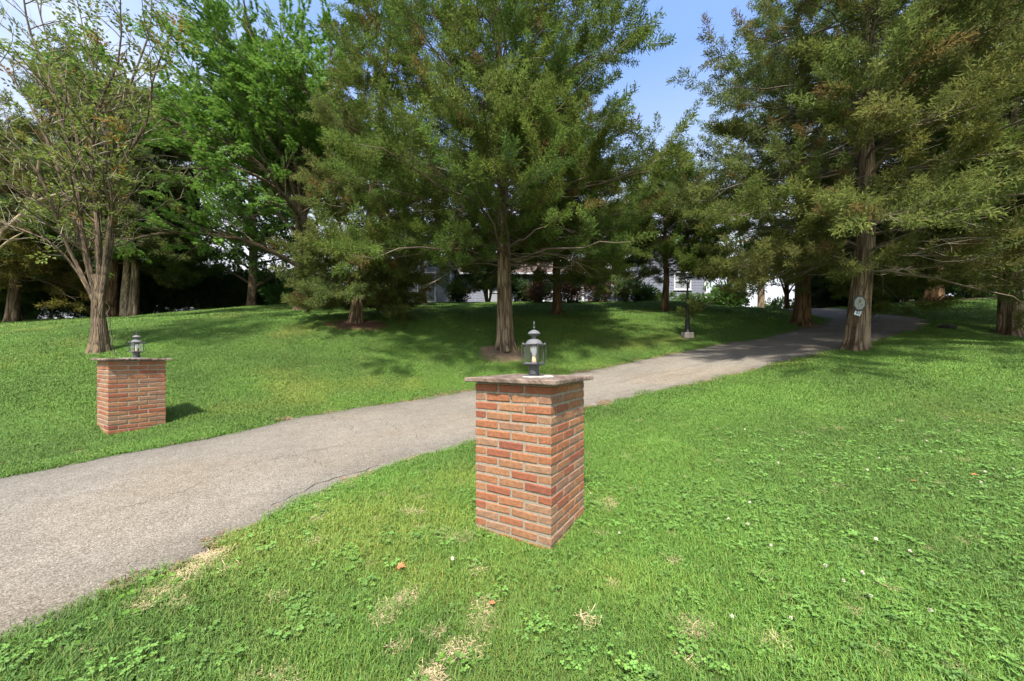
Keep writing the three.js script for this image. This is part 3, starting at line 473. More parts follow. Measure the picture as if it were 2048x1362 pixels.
function cedar(label, o) {
  const { x, z, rad, H, clear, R, n, seed, lean = [0, 0], sec = 0.19, size = 0.52, tone = [0.118, 0.172, 0.036], brown = 0.05, dead = 160, gap = 0.2, limbs = true, bark = M.cedarBark, name = 'cedar_tree', droop = 1, flutes = 5, sink = 0.12, variant = 0, limbUp = 0, flare = 0.3, low = 1.08, group } = o;
  const r = rng(seed), y0 = height(x, z), t = thing(name, label, 'tree', [x, y0, z], group), path = [];
  for (let k = 0; k <= 40; k++) { const f = Math.pow(k / 40, 1.5); path.push(V(lean[0] * f + 0.12 * noise(f * 4, seed) * Math.min(1, f * 5), -sink + f * (H + sink), lean[1] * f + 0.12 * noise(f * 4, seed + 9) * Math.min(1, f * 5))); }
  part('trunk', trunkGeo(path, rad, 0.93, flare, seed, flutes), bark, t);
  const trunkAt = h => { for (let k = 1; k < path.length; k++) if (path[k].y >= h) return path[k - 1].clone().lerp(path[k], (h - path[k - 1].y) / (path[k].y - path[k - 1].y)); return path[path.length - 1].clone(); };
  const twigs = new Buf(), deadB = new Buf(), leaves = new Leaves(), rest = new Buf(), up = V(0, 1, 0);
  for (let i = 0; i < n; i++) {
    const f = (i + r() * 0.8) / n, h = clear + (H - clear) * 0.985 * Math.pow(f, low), az = i * 2.39996 + (r() - 0.5) * 0.9, L = Math.max(0.35, lerpTable(R, h) * (i % 3 === 1 ? 0.38 + 0.35 * r() : 0.72 + 0.36 * r())), hf = (h - clear) / (H - clear);
    const el = mix(0.16, 0.75, hf) + (r() - 0.5) * 0.4 + limbUp, sag = mix(0.58, 0.3, hf) * droop, tip = 0.22, o0 = trunkAt(h), dirH = V(Math.cos(az), 0, Math.sin(az)), side = V(-dirH.z, 0, dirH.x), bend = (r() - 0.5) * 0.5, pts = [];
    for (let k = 0; k <= 8; k++) { const s = k / 8; pts.push(o0.clone().addScaledVector(dirH, L * s * (1 - 0.06 * s)).addScaledVector(up, L * (el * s - sag * s * s + tip * s * s * s)).addScaledVector(side, L * bend * s * s * 0.5 + 0.05 * L * s * noise(s * 6, i, seed)).addScaledVector(up, 0.035 * L * noise(s * 7 + 3, i, seed + 2))); }
    const r0 = 0.01 + 0.007 * L, rr = pts.map((_, k) => r0 * (1 - 0.88 * k / 8));
    if (limbs && i % 2 === 0) part('limb', tubeGeo(pts, rr, 6), M.twig, t); else tubeInto(rest, pts, rr, 5);
    const bcol = r(), hue = [1 + 0.25 * (r() - 0.5), 1, 1 + 0.3 * (r() - 0.5)];
    let s = Math.min(0.5, (0.35 + 0.5 * r()) / L), q = 0;
    while (s < 1.0) {
      const k = Math.min(7, Math.floor(s * 8)), p = pts[k].clone().lerp(pts[k + 1], s * 8 - k), d = pts[k + 1].clone().sub(pts[k]).normalize(), sd = V(0, 0, 0).crossVectors(d, up).normalize();
      const sl = (0.25 + 0.33 * L * (1 - 0.72 * s) + 0.15 * (s > 0.2)) * (0.7 + 0.6 * r()), dd = d.clone().multiplyScalar(0.75).addScaledVector(sd, (q % 2 ? 1 : -1) * (0.7 + 0.3 * r())).addScaledVector(up, 0.1 + 0.45 * (r() - 0.4)).normalize();
      const mask = noise((p.x + x) * 0.8, (p.y + y0) * 1.0, (p.z + z) * 0.8) * 0.6 + noise((p.x + x) * 0.3, (p.y + y0) * 0.35, (p.z + z) * 0.3 + 7) * 0.4;
      if (mask > gap - 0.13 * step(0.4, 0.05, hf) || r() < 0.3) {
        const sp = [p.clone()]; for (let m = 1; m <= 3; m++) sp.push(sp[m - 1].clone().addScaledVector(dd, sl / 3).addScaledVector(up, sl * 0.03 * m));
        tubeInto(twigs, sp, [0.008, 0.006, 0.005, 0.003], 3);
        const bare = s < 0.25 && r() < 0.2;
        if (!bare) for (let m = 1; m <= 4; m++) {
          const w = (m - 0.4 + r() * 0.8) / 4.4, a = Math.min(2.99, w * 3), b0 = Math.floor(a), pos = sp[b0].clone().lerp(sp[b0 + 1], a - b0);
          const dv = dd.clone().addScaledVector(V(r() - 0.5, r() - 0.5, r() - 0.5), 1.0).addScaledVector(up, 0.28).normalize();
          const dry = r() < brown * (bcol < 0.35 ? 2.2 : 0.6), c = dry ? green(r, [0.15, 0.112, 0.04], 0.3) : green(r, [tone[0] * hue[0], tone[1], tone[2] * hue[2]], 0.28);
          leaves.add(pos, dv, size * (0.7 + 0.6 * r()), c, r);
        }
      }
      s += sec / L * (0.8 + 0.4 * r()); q++;
    }
    for (let m = 0; m < 2; m++) leaves.add(pts[8].clone().addScaledVector(pts[7].clone().sub(pts[8]), m * 0.4), pts[8].clone().sub(pts[7]).normalize().addScaledVector(up, 0.3), size * (0.8 + 0.5 * r()), green(r, tone, 0.25), r);
  }
  for (let k = 0; k < dead; k++) {                             // bare curved twigs hanging inside the lower crown
    const h = clear + (H - clear) * 0.55 * r() - 0.15, az = r() * 6.283, d = V(Math.cos(az), -0.15 - 0.4 * r(), Math.sin(az)), L = (0.25 + 0.55 * r() * r()) * lerpTable(R, h) * 0.75, p0 = trunkAt(Math.max(0.6 * clear, h)).addScaledVector(V(Math.cos(az), 0, Math.sin(az)), r() * 1.4), ps = [p0];
    let v = d.clone(); for (let m = 0; m < 5; m++) { v.add(V((r() - 0.5) * 0.7, (r() - 0.35) * 0.5, (r() - 0.5) * 0.7)).normalize(); ps.push(ps[m].clone().addScaledVector(v, L / 5)); }
    tubeInto(deadB, ps, [0.010, 0.008, 0.007, 0.005, 0.004, 0.002], 3);
    if (r() < 0.6) { const q = ps[3], e = [q.clone()]; let w2 = v.clone().add(V(r() - 0.5, -0.3, r() - 0.5)).normalize(); for (let m = 0; m < 3; m++) { e.push(e[m].clone().addScaledVector(w2, L / 9)); w2.add(V((r() - 0.5) * 0.6, (r() - 0.5) * 0.4, (r() - 0.5) * 0.6)).normalize(); } tubeInto(deadB, e, [0.006, 0.005, 0.004, 0.002], 3); }
  }
  if (rest.i.length) stuff(part('branches', rest.geo(), M.twig, t));
  stuff(part('twigs', twigs.geo(), M.twig, t)); if (deadB.i.length) stuff(part('dead_twigs', deadB.geo(), M.deadTwig, t));
  leaves.build('crown', SPRAY[variant], M.cedarLeaf, t);
  return t;
}

// broad-leaved trees: limbs given as paths, branches and twigs grown from them
function broadleaf(name, label, o) {
  const { x, z, trunk, rad, limbs, seed, twig, size, tone, level = 0.5, b1 = 0.55, b2 = 0.3, len1 = 0.4, len2 = 0.8, density = 1, flat = 0.5, bark = M.greyBark, twigMat = M.darkTwig, sides = 20, drop = 0, autumn = 0, start = 0.3, gap = -1, rise = 0.25, taper = 0.25, group } = o;
  const r = rng(seed), y0 = height(x, z), t = thing(name, label, 'tree', [x, y0, z], group), up = V(0, 1, 0), leaves = new Leaves(), thin = new Buf(), mid = new Buf();
  part('trunk', trunkGeo(curve(trunk, 14), rad, taper, 0.4, seed, 5, sides), bark, t);
  for (const [pts0, lr] of limbs) {
    const N = 16, pts = curve(pts0, N).map((p, k) => p.add(V(noise(k * 0.6, seed, lr * 99) * 0.07, 0, noise(k * 0.6, seed + 4, lr * 77) * 0.07).multiplyScalar(k / N))), L = pts.reduce((s, p, k) => k ? s + p.distanceTo(pts[k - 1]) : 0, 0);
    part('limb', tubeGeo(pts, pts.map((_, k) => lr * (1 - 0.86 * k / N)), 9), bark, t);
    let s = start, q = 0;
    while (s < 1) {
      const k = Math.min(N - 1, Math.floor(s * N)), p = pts[k].clone().lerp(pts[k + 1], s * N - k), d = pts[k + 1].clone().sub(pts[k]).normalize(), side = V(r() - 0.5, (r() - 0.5) * flat, r() - 0.5); side.addScaledVector(d, -side.dot(d)).normalize();
      const l1 = L * len1 * (1.05 - 0.75 * s) * (0.7 + 0.6 * r()), v = d.clone().multiplyScalar(0.7).addScaledVector(side, 0.75).addScaledVector(up, rise * (r() - 0.25)).normalize(), br = [p.clone()];
      v.y *= mix(1, 0.8, flat);
      for (let m = 0; m < 6; m++) { v.add(V((r() - 0.5) * 0.35, (r() - 0.45) * 0.22, (r() - 0.5) * 0.35)).normalize(); br.push(br[m].clone().addScaledVector(v, l1 / 6)); }
      tubeInto(mid, br, br.map((_, m) => lr * 0.36 * (1 - 0.75 * s) * (1 - 0.8 * m / 6) + 0.004), 5);
      let s2 = 0.22;
      while (s2 < 1.02) {
        const k2 = Math.min(5, Math.floor(s2 * 6)), p2 = br[k2].clone().lerp(br[k2 + 1], s2 * 6 - k2), d2 = br[k2 + 1].clone().sub(br[k2]).normalize(), sd = V(r() - 0.5, (r() - 0.45) * (1.1 - flat), r() - 0.5).normalize(), l2 = len2 * (0.5 + 0.8 * r()), w = d2.clone().multiplyScalar(0.6).addScaledVector(sd, 0.8).addScaledVector(up, 0.12 - drop).normalize(), e = p2.clone().addScaledVector(w, l2), mm = p2.clone().lerp(e, 0.5).addScaledVector(up, l2 * 0.05);
        tubeInto(thin, [p2, mm, e], [0.006, 0.005, 0.003], 3);
        const mask = fbm((p2.x + x) * 0.8, p2.y * 0.9, (p2.z + z) * 0.8, 2);
        if (mask > gap) for (let m = 0; m < 3; m++) if (r() < density) leaves.add(p2.clone().lerp(e, 0.25 + 0.34 * m + 0.1 * r()), w.clone().add(V((r() - 0.5), (r() - 0.5) * (0.9 - flat * 0.6) - drop, (r() - 0.5))), size * (0.75 + 0.5 * r()), r() < autumn ? green(r, [0.22, 0.13, 0.035], 0.25) : green(r, tone, 0.25), r, level);
        s2 += b2 / l1 * (0.7 + 0.6 * r());
      }
      s += b1 / L * (0.7 + 0.6 * r()); q++;
    }
  }
  stuff(part('branches', mid.geo(), bark, t)); stuff(part('twigs', thin.geo(), twigMat, t));
  leaves.build('crown', TWIG[twig], M.leaf, t);
  return t;
}

// shrubs: stems from the ground and leaves through the whole rounded volume
function shrub(label, o) {
  const { x, z, w, h, d = w, n, seed, geo = TWIG.round, mat = M.leaf, size = 0.3, tone = [0.07, 0.14, 0.03], stems = 6, name = 'shrub', lift = 0, tone2, shell = 0.55, group, cat = 'shrub' } = o;
  const r = rng(seed), t = thing(name, label, cat, [x, height(x, z) - 0.03, z], group), L = new Leaves(), c = V(0, lift + (h - lift) * 0.52, 0), b = new Buf();
  for (let k = 0; k < n; k++) {
    const a = r() * 6.283, u = r() * 2 - 1, q = Math.sqrt(1 - u * u), e = V(q * Math.cos(a), u, q * Math.sin(a)), lump = 1 + 0.22 * fbm(e.x * 2.1 + seed, e.y * 2.1, e.z * 2.1 + seed), f = Math.pow(r(), shell) * lump, p = V(e.x * w / 2 * f, e.y * (h - lift) / 2 * f, e.z * d / 2 * f).add(c);
    if (p.y < 0.03) p.y = 0.03 + 0.2 * r();
    L.add(p, e.clone().addScaledVector(V(r() - 0.5, r() - 0.2, r() - 0.5), 1.3), size * (0.7 + 0.6 * r()), green(r, tone2 && r() < 0.35 ? tone2 : tone, 0.28), r);
  }
  for (let k = 0; k < stems; k++) { const a = k / stems * 6.283 + r(), e = V(Math.cos(a) * w * 0.28, h * 0.75, Math.sin(a) * d * 0.28); tubeInto(b, [V(Math.cos(a) * 0.08, -0.05, Math.sin(a) * 0.08), V(e.x * 0.4, h * 0.35, e.z * 0.4), e], [0.03 + 0.012 * h, 0.02 + 0.008 * h, 0.008], 5); }
  part('stems', b.geo(), M.darkTwig, t); L.build('foliage', geo, mat, t); return t;
}

// ---------------------------------------------------------------- trees
cedar('tall cedar with a thick deeply grooved trunk on bare soil behind the driveway', { x: -0.21, z: -12.3, rad: 0.267, flare: 0.4, H: 16, clear: 2.85, low: 1.4, R: [[2.5, 5.0], [4.5, 5.4], [7, 5.1], [9.5, 3.9], [12, 2.8], [16, 0.5]], n: 185, seed: 21, lean: [-0.5, 0], dead: 320, limbUp: 0.04, droop: 0.8 });
cedar('low branched cedar on reddish mulch with foliage down to the ground', { x: -5.89, z: -13.5, rad: 0.189, H: 15, clear: 0.85, low: 1.6, gap: -0.1, R: [[0.8, 1.7], [1.8, 2.4], [3.4, 2.3], [5, 1.9], [9, 1.6], [14, 0.4]], n: 125, seed: 45, lean: [2.1, 0.3], tone: [0.130, 0.163, 0.046], dead: 120, variant: 1 });
cedar('slim cedar with a brown trunk between the house and the thick cedar', { x: 2.23, z: -18, droop: 0.8, gap: 0.12, rad: 0.215, H: 10, clear: 2.3, R: [[1.5, 3.2], [3, 3.6], [6, 2.8], [10, 0.4]], n: 62, seed: 63, size: 0.64, bark: M.brownBark, limbs: false, dead: 90 });
cedar('thin open cedar with many bare twigs behind the black lamp post', { x: 8.1, z: -19, droop: 0.9, rad: 0.172, H: 7.6, clear: 1.9, R: [[1.5, 3.1], [3, 3.3], [5, 2.4], [7.6, 0.3]], n: 76, seed: 84, size: 0.62, gap: 0.16, dead: 300, limbs: false, bark: M.brownBark });
cedar('cedar with a pale lichen covered trunk in front of the house window', { x: -5.13, z: -21, droop: 0.7, gap: 0.2, rad: 0.155, H: 9.5, clear: 2.8, R: [[1.5, 2.0], [4, 2.5], [9.5, 0.4]], n: 44, seed: 95, size: 0.64, bark: M.paleBark, limbs: false, dead: 60, tone: [0.078, 0.143, 0.039] });
cedar('large cedar with a round sign nailed on its trunk beside the driveway', { x: 9.17, z: -9.6, rad: 0.232, H: 14.5, clear: 2.15, R: [[1.8, 4.0], [3, 4.6], [5, 4.5], [7.5, 3.9], [10, 3.0], [14.5, 0.5]], n: 140, seed: 117, lean: [0.5, 0], dead: 260, size: 0.53, sec: 0.22, flutes: 6, brown: 0.06, tone: [0.137, 0.166, 0.047], variant: 2 });
cedar('broad brown-trunked cedar standing inside the driveway bend', { x: 11.66, z: -14.5, rad: 0.267, H: 13.5, clear: 2.7, droop: 0.85, R: [[2, 3.8], [4, 4.4], [8, 3.6], [13.5, 0.5]], n: 96, gap: 0.24, seed: 139, bark: M.brownBark, dead: 140, variant: 1 });
const rightCedar = cedar('cedar with a straight dark trunk on the open right-hand lawn above the driveway', { x: 15.25, z: -11, rad: 0.232, H: 14.5, clear: 2.1, R: [[1.8, 4.2], [4, 4.9], [8, 4.2], [11, 3.2], [14.5, 0.5]], n: 135, seed: 151, dead: 240, size: 0.56, brown: 0.06 });
cedar('stout old cedar trunk at the edge of the dark grove beyond the driveway bend', { x: 21.03, z: -18, rad: 0.310, H: 14, clear: 3.0, R: [[2, 4.2], [5, 4.4], [14, 0.6]], n: 80, seed: 163, size: 0.70, bark: M.brownBark, limbs: false, dead: 70, tone: [0.078, 0.130, 0.039] });
cedar('dark slim cedar deep in the grove beyond the driveway bend', { x: 19.6, z: -19.2, rad: 0.206, H: 12, clear: 2.3, R: [[1, 3.4], [4, 3.6], [12, 0.5]], n: 64, seed: 175, size: 0.70, limbs: false, dead: 60, tone: [0.065, 0.111, 0.034] });
cedar('tall conifer trunk paired close with another at the left lawn edge', { x: -21.6, z: -20.2, rad: 0.232, H: 11.5, clear: 3.6, R: [[4, 3.2], [8, 3.8], [17, 0.6]], n: 70, seed: 187, size: 0.77, limbs: false, dead: 60, tone: [0.091, 0.130, 0.039], name: 'conifer_tree', bark: M.paleBark });
cedar('grey conifer trunk, partner of the close pair, nearer the house side', { x: -20.95, z: -19.9, rad: 0.206, H: 10.5, clear: 3.8, R: [[4, 2.8], [8, 3.4], [16, 0.6]], n: 60, seed: 199, size: 0.77, limbs: false, dead: 60, tone: [0.098, 0.137, 0.039], name: 'conifer_tree' });
cedar('conifer with a brown trunk standing behind the multi-stemmed tree', { x: -22.9, z: -20.6, rad: 0.258, H: 11, clear: 3.2, R: [[3, 3.4], [7, 3.8], [16, 0.6]], n: 64, seed: 203, size: 0.77, limbs: false, dead: 60, tone: [0.098, 0.137, 0.039], name: 'conifer_tree', bark: M.brownBark });
cedar('drooping golden-tipped conifer at the dark hedge end of the lawn', { x: -27.2, z: -19.6, rad: 0.241, H: 9.5, clear: 2.5, R: [[2, 4.4], [4, 4.8], [8, 3.6], [13, 0.5]], n: 88, seed: 217, size: 0.70, limbs: false, dead: 120, tone: [0.163, 0.156, 0.039], name: 'conifer_tree', droop: 1.35, brown: 0.2 });
cedar('bare-limbed conifer past the golden-tipped one along the hedge', { x: -33, z: -22.5, rad: 0.241, H: 10.5, clear: 2.6, R: [[2, 4.2], [6, 4.4], [15, 0.5]], n: 70, seed: 229, size: 0.77, limbs: false, dead: 140, tone: [0.111, 0.143, 0.039], name: 'conifer_tree' });

{ const x = -20.6, z = -13, y = height(x, z), t = thing('dead_tree', 'bleached leaning dead trunk behind the multi-stemmed tree', 'tree', [x, y, z]), B = barkMat(greyBarkMaps, [1.9, 1.85, 1.75], 0.01); part('trunk', tubeGeo(curve([[-0.3, -0.15, 0], [0.9, 1.4, 0], [2.1, 3.3, 0.1], [3.3, 4.7, 0], [3.8, 6.2, 0.2]], 18), Array.from({ length: 19 }, (_, k) => 0.17 - 0.0075 * k), 10), B, t); [[[2.1, 3.3, 0.1], [2.6, 4.6, 0.5], [2.5, 5.6, 0.8]], [[1.5, 2.4, 0], [2.9, 3.1, 0.4], [4.2, 3.3, 0.9]], [[3.3, 4.7, 0], [4.2, 5.2, -0.3], [5.0, 5.3, -0.5]], [[1.1, 1.7, 0], [0.6, 2.8, 0.5], [0.2, 3.5, 0.8]]].forEach(p => part('limb', tubeGeo(curve(p, 8), Array.from({ length: 9 }, (_, k) => 0.055 - 0.005 * k), 6), B, t)); }
{ const B = barkMat(greyBarkMaps, [1.7, 1.68, 1.6], 0.008), t = rightCedar; [[[0, 8.4, 0], [-0.9, 8.75, 1.3], [-2.0, 8.7, 1.9], [-3.2, 8.2, 2.2]], [[-1.2, 8.75, 1.5], [-1.9, 9.2, 2.2], [-2.8, 9.3, 2.6]], [[0, 7.4, 0], [-1.2, 7.5, 1.4], [-2.6, 7.2, 2.2]], [[-0.8, 7.45, 1], [-1.4, 7.1, 1.9], [-2.4, 6.6, 2.4]], [[0, 9.0, 0], [0.2, 9.2, 1.6], [-0.9, 9.5, 2.7], [-1.9, 9.9, 3.0]]].forEach(p => part('dead_limb', tubeGeo(curve(p, 14).map((q, k) => q.add(V(0, 0.06 * noise(k * 0.8, p[0][1]), 0))), Array.from({ length: 15 }, (_, k) => 0.036 - 0.0021 * k), 6), B, t)); }
// multi-stemmed tree by the far pillar: sparse leaves, many crooked stems
{
  const stems = [
    [[[-0.00, 0.5, 0], [-0.01, 1.15, 0], [-0.21, 2.76, 0.16], [-0.2, 4.28, 0.32], [-0.53, 6.21, 0.48], [-0.85, 7.48, 0.64], [-0.87, 8.7, 0.8]], 0.068],
    [[[-0.02, 0.5, 0], [-0.05, 1.15, 0], [-0.54, 2.6, -0.12], [-1.07, 4.05, -0.24], [-1.93, 5.92, -0.36], [-2.88, 7.32, -0.48], [-4.11, 8.61, -0.6]], 0.057],
    [[[0.01, 0.5, 0], [0.01, 1.15, 0], [-0.34, 3.26, -0.2], [-0.87, 4.9, -0.4], [-1.45, 6.74, -0.6], [-2.3, 8.52, -0.8], [-3.05, 10.9, -1]], 0.064],
    [[[0.02, 0.5, 0], [0.04, 1.15, 0], [0.08, 3.27, 0.12], [0.13, 4.93, 0.24], [0.51, 6.06, 0.36], [1.06, 7.04, 0.48], [1.25, 8.92, 0.6]], 0.064],
    [[[0.03, 0.5, 0], [0.07, 1.15, 0], [0.33, 3.42, 0.04], [0.57, 4.52, 0.08], [1.23, 5.49, 0.12], [1.57, 6.81, 0.16], [2.04, 7.88, 0.2]], 0.068],
    [[[-0.02, 0.5, 0], [-0.05, 1.15, 0], [-0.59, 2.75, 0.2], [-0.58, 3.4, 0.4], [-0.91, 4.49, 0.6], [-1.55, 5.17, 0.8], [-2.04, 5.6, 1]], 0.048],
    [[[-0.03, 0.5, 0], [-0.07, 1.15, 0], [-1.21, 2.62, -0.2], [-2.25, 3.14, -0.4], [-3.71, 3.68, -0.6], [-4.96, 4.44, -0.8]], 0.038],
    [[[0.03, 0.5, 0], [0.07, 1.15, 0], [0.05, 3.02, -0.24], [-0.17, 4.95, -0.48], [-0.11, 6.83, -0.72], [0.32, 8.94, -0.96], [0.22, 10.8, -1.2]], 0.061],
    [[[0.01, 0.5, 0], [0.03, 1.15, 0], [-0.19, 3.9, -0.2], [-0.22, 5.95, -0.4], [-0.91, 7.81, -0.6], [-1.56, 10, -0.8]], 0.057]];
  broadleaf('multi_stemmed_tree', 'multi-stemmed tree with crooked stems and sparse young leaves behind the brick pillar', { x: -10.34, z: -9, trunk: [[0, -0.12, 0], [0.02, 0.5, 0], [-0.02, 1.1, 0], [0.0, 1.95, 0]], rad: 0.155, taper: 0.55, limbs: stems, seed: 301, twig: 'small', size: 0.3, tone: [0.155, 0.2, 0.05], b1: 0.26, b2: 0.2, len1: 0.22, len2: 0.4, density: 0.24, flat: 0.1, level: 1.2, autumn: 0.06, gap: -0.35, twigMat: M.deadTwig, start: 0.3 });
}
// spreading maple behind, in flat layers, with upright shoots on top
{
  const r = rng(404), limbs = [], sh = -1.3;
  for (let k = 0; k < 11; k++) { const a = k * 2.4 + 0.3, h = 1.7 + 0.38 * k, L = 6.4 - 0.16 * k + r(), rise = 0.10 + 0.085 * k; limbs.push([[[0, h, 0], [Math.cos(a) * L * 0.3, h + L * rise * 0.55 + 0.25, Math.sin(a) * L * 0.3], [sh * 0.5 + Math.cos(a + 0.12) * L * 0.68, h + L * rise * 0.8 + 0.1, Math.sin(a + 0.12) * L * 0.68], [sh + Math.cos(a + 0.2) * L, h + L * rise * 0.85 - (k < 4 ? 0.9 : 0), Math.sin(a + 0.2) * L]], 0.13 - 0.004 * k]); }
  for (let k = 0; k < 13; k++) { const a = k * 2.4, q = 0.5 + 3.6 * Math.sqrt(k / 13), top = 13.6 - 0.5 * q + 1.4 * (r() - 0.5); limbs.push([[[0, 4.6, 0], [Math.cos(a) * q * 0.35, 6.6, Math.sin(a) * q * 0.35], [sh * 0.7 + Math.cos(a) * q * 0.8, 9.5, Math.sin(a) * q * 0.8], [sh + Math.cos(a) * q * 1.1, top, Math.sin(a) * q * 1.1]], 0.085]); }
  broadleaf('maple_tree', 'spreading bright green maple with layered dark limbs beyond the lawn', { x: -10.2, z: -17.5, trunk: [[0, -0.2, 0], [0.05, 1.2, 0], [-0.05, 3, 0], [0, 5.2, 0]], rad: 0.3, limbs, seed: 411, twig: 'maple', size: 0.5, tone: [0.118, 0.225, 0.043], b1: 0.31, b2: 0.28, len1: 0.36, len2: 0.66, density: 0.9, flat: 0.65, level: 0.45, start: 0.22, gap: -0.16, bark: M.greyBark });
}
// trees and bushes over the crest beyond the driveway
{
  const small = (label, x, z, h, w, seed, bark, tone, rad = 0.14) => { const r = rng(seed), limbs = []; for (let k = 0; k < 9; k++) { const a = k * 2.4, q = w * (0.5 + 0.5 * r()); limbs.push([[[0, h * 0.34 + 0.06 * h * (k % 4), 0], [Math.cos(a) * q * 0.5, h * (0.5 + 0.05 * k), Math.sin(a) * q * 0.5], [Math.cos(a) * q, h * (0.5 + 0.055 * k), Math.sin(a) * q]], rad * 0.45]); } return broadleaf('small_tree', label, { x, z, trunk: [[0, -0.2, 0], [0.04, h * 0.3, 0], [0, h * 0.75, 0]], rad, limbs, seed, twig: 'round', size: 0.5, tone, b1: 0.5, b2: 0.4, len1: 0.4, len2: 0.6, density: 0.85, flat: 0.3, level: 0.8, bark, start: 0.2, group: null }); };
  small('young tree with a pale leaning trunk left of the driveway crest', 15.4, -22.3, 5.8, 2.4, 511, M.paleBark, [0.06, 0.14, 0.03], 0.19);
  small('dark slender tree over the driveway crest, next to the pale leaning trunk', 17.9, -23.5, 5.5, 2.0, 523, M.brownBark, [0.045, 0.11, 0.025]);
  small('crooked dark tree standing in the bushes past the driveway crest', 20.9, -24.5, 5.2, 2.4, 535, M.brownBark, [0.045, 0.11, 0.025]);
  small('straight pale trunk at the outer verge of the driveway crest', 19.6, -21.4, 6, 2.2, 547, M.paleBark, [0.05, 0.12, 0.03], 0.13);
  small('feathery pale green tree beside the house corner', 15.3, -25.5, 4.6, 1.9, 559, M.greyBark, [0.115, 0.20, 0.07], 0.1);
  small('pale green tree peeping over the house end', 12.5, -38, 7.5, 3, 561, M.greyBark, [0.1, 0.18, 0.06], 0.16);
}
{
  const big = (name, label, x, z, h, w, seed, tone, twig) => { const r = rng(seed), limbs = []; for (let k = 0; k < 18; k++) { const a = k * 2.4, f = k / 17, q = w * (0.75 + 0.35 * r()) * Math.sin(0.5 + 2.2 * f), y = h * (0.12 + 0.6 * f); limbs.push([[[0, y, 0], [Math.cos(a) * q * 0.5, y + h * 0.08, Math.sin(a) * q * 0.5], [Math.cos(a + 0.2) * q, y + h * (0.1 + 0.14 * f), Math.sin(a + 0.2) * q]], 0.1 - 0.003 * k]); } return broadleaf(name, label, { x, z, trunk: [[0, -0.2, 0], [0.1, h * 0.3, 0], [0, h * 0.85, 0]], rad: 0.24, limbs, seed, twig, size: 0.6, tone, b1: 0.36, b2: 0.32, len1: 0.42, len2: 0.7, density: 0.9, flat: 0.45, level: 0.6, start: 0.25, gap: -0.4 }); };
  big('beech_tree', 'broad green tree behind the maple, its leaves reaching down to the hedge', -17, -23.5, 9.5, 4.6, 431, [0.07, 0.135, 0.03], 'maple');
  big('beech_tree', 'leafy green tree standing among the conifers over the hedge', -27, -25, 9, 4.6, 437, [0.075, 0.13, 0.03], 'round');
}
const hedgeTone = [0.045, 0.09, 0.025];
[[-38, -25.5, 7, 5.2], [-33.5, -25, 6, 4.6], [-29.5, -25.6, 6, 4.2], [-25.5, -25.2, 5.5, 3.6], [-21.8, -25.8, 5.5, 3.2], [-18.2, -26, 4.8, 2.4]].forEach(([x, z, w, h], k) => shrub('dense dark evergreen bush in the hedge along the left lawn edge', { x, z, w, h, d: 3.4, n: 1500, seed: 600 + k, geo: SPRAY[k % 3], mat: M.cedarLeaf, size: 0.55, tone: hedgeTone, name: 'hedge_bush', group: 'evergreen hedge along the left lawn edge' }));
shrub('low leafy green bush at the hedge end under the maple', { x: -15.4, z: -24.4, w: 2.6, h: 1.3, n: 420, seed: 611, tone: [0.07, 0.15, 0.035], size: 0.4 });
shrub('leafy bush between the maple and the house corner', { x: -12, z: -25.5, w: 3, h: 2.2, n: 420, seed: 613, tone: [0.05, 0.11, 0.03], size: 0.4 });
shrub('yellow-green bush leaning on the left house corner', { x: -9.5, z: -24.4, w: 1.8, h: 1.3, n: 330, seed: 615, tone: [0.10, 0.16, 0.03], tone2: [0.16, 0.09, 0.03], size: 0.3 });
shrub('dark green bush at the inner corner of the left house wing', { x: -3.7, z: -24.6, w: 1.1, h: 1.5, n: 330, seed: 617, tone: [0.035, 0.075, 0.02] });
shrub('large dark vase-shaped shrub in front of the recessed house wall', { x: -1.6, z: -23.6, w: 3.2, h: 3.1, n: 900, seed: 619, tone: [0.045, 0.09, 0.025], lift: 1.1, stems: 9, geo: SPRAY[0], mat: M.cedarLeaf, size: 0.4 });
shrub('dark rounded shrub below the house windows', { x: 0.3, z: -24.6, w: 1.5, h: 1.6, n: 380, seed: 621, tone: [0.03, 0.065, 0.02] });
shrub('small clipped green ball bush at the white downspout', { x: 1.75, z: -24.8, w: 0.62, h: 0.55, n: 200, seed: 623, tone: [0.06, 0.12, 0.03], size: 0.18 });
shrub('tall olive green shrub beside the tall house window', { x: 0.95, z: -24.4, w: 0.9, h: 1.1, n: 220, seed: 625, tone: [0.06, 0.08, 0.025] });
shrub('reddish flat-topped barberry by the brown cedar trunk, on its left', { x: 2.05 - 0.25, z: -23.2, w: 1.5, h: 1.35, n: 420, seed: 627, tone: [0.13, 0.05, 0.03], tone2: [0.06, 0.075, 0.025], size: 0.26 });
shrub('round red barberry by the brown cedar trunk, on the porch side', { x: 3.75, z: -23.6, w: 1.45, h: 1.3, n: 420, seed: 629, tone: [0.15, 0.045, 0.03], tone2: [0.08, 0.06, 0.025], size: 0.26 });
shrub('big spreading russet barberry next to the porch step', { x: 5.6, z: -23.8, w: 1.9, h: 1.9, n: 560, seed: 631, tone: [0.10, 0.05, 0.03], tone2: [0.045, 0.06, 0.025], size: 0.28 });
shrub('open rhododendron with pale leaf tips against the right house wing', { x: 7.6, z: -24.0, w: 1.9, h: 1.75, n: 260, seed: 633, tone: [0.09, 0.15, 0.045], tone2: [0.22, 0.24, 0.11], geo: TWIG.broad, size: 0.34, lift: 0.5, stems: 8 });
shrub('dark leafy shrub under the right house wing', { x: 8.9, z: -24.2, w: 1.3, h: 0.95, n: 240, seed: 635, tone: [0.045, 0.10, 0.03], geo: TWIG.broad, size: 0.3 });
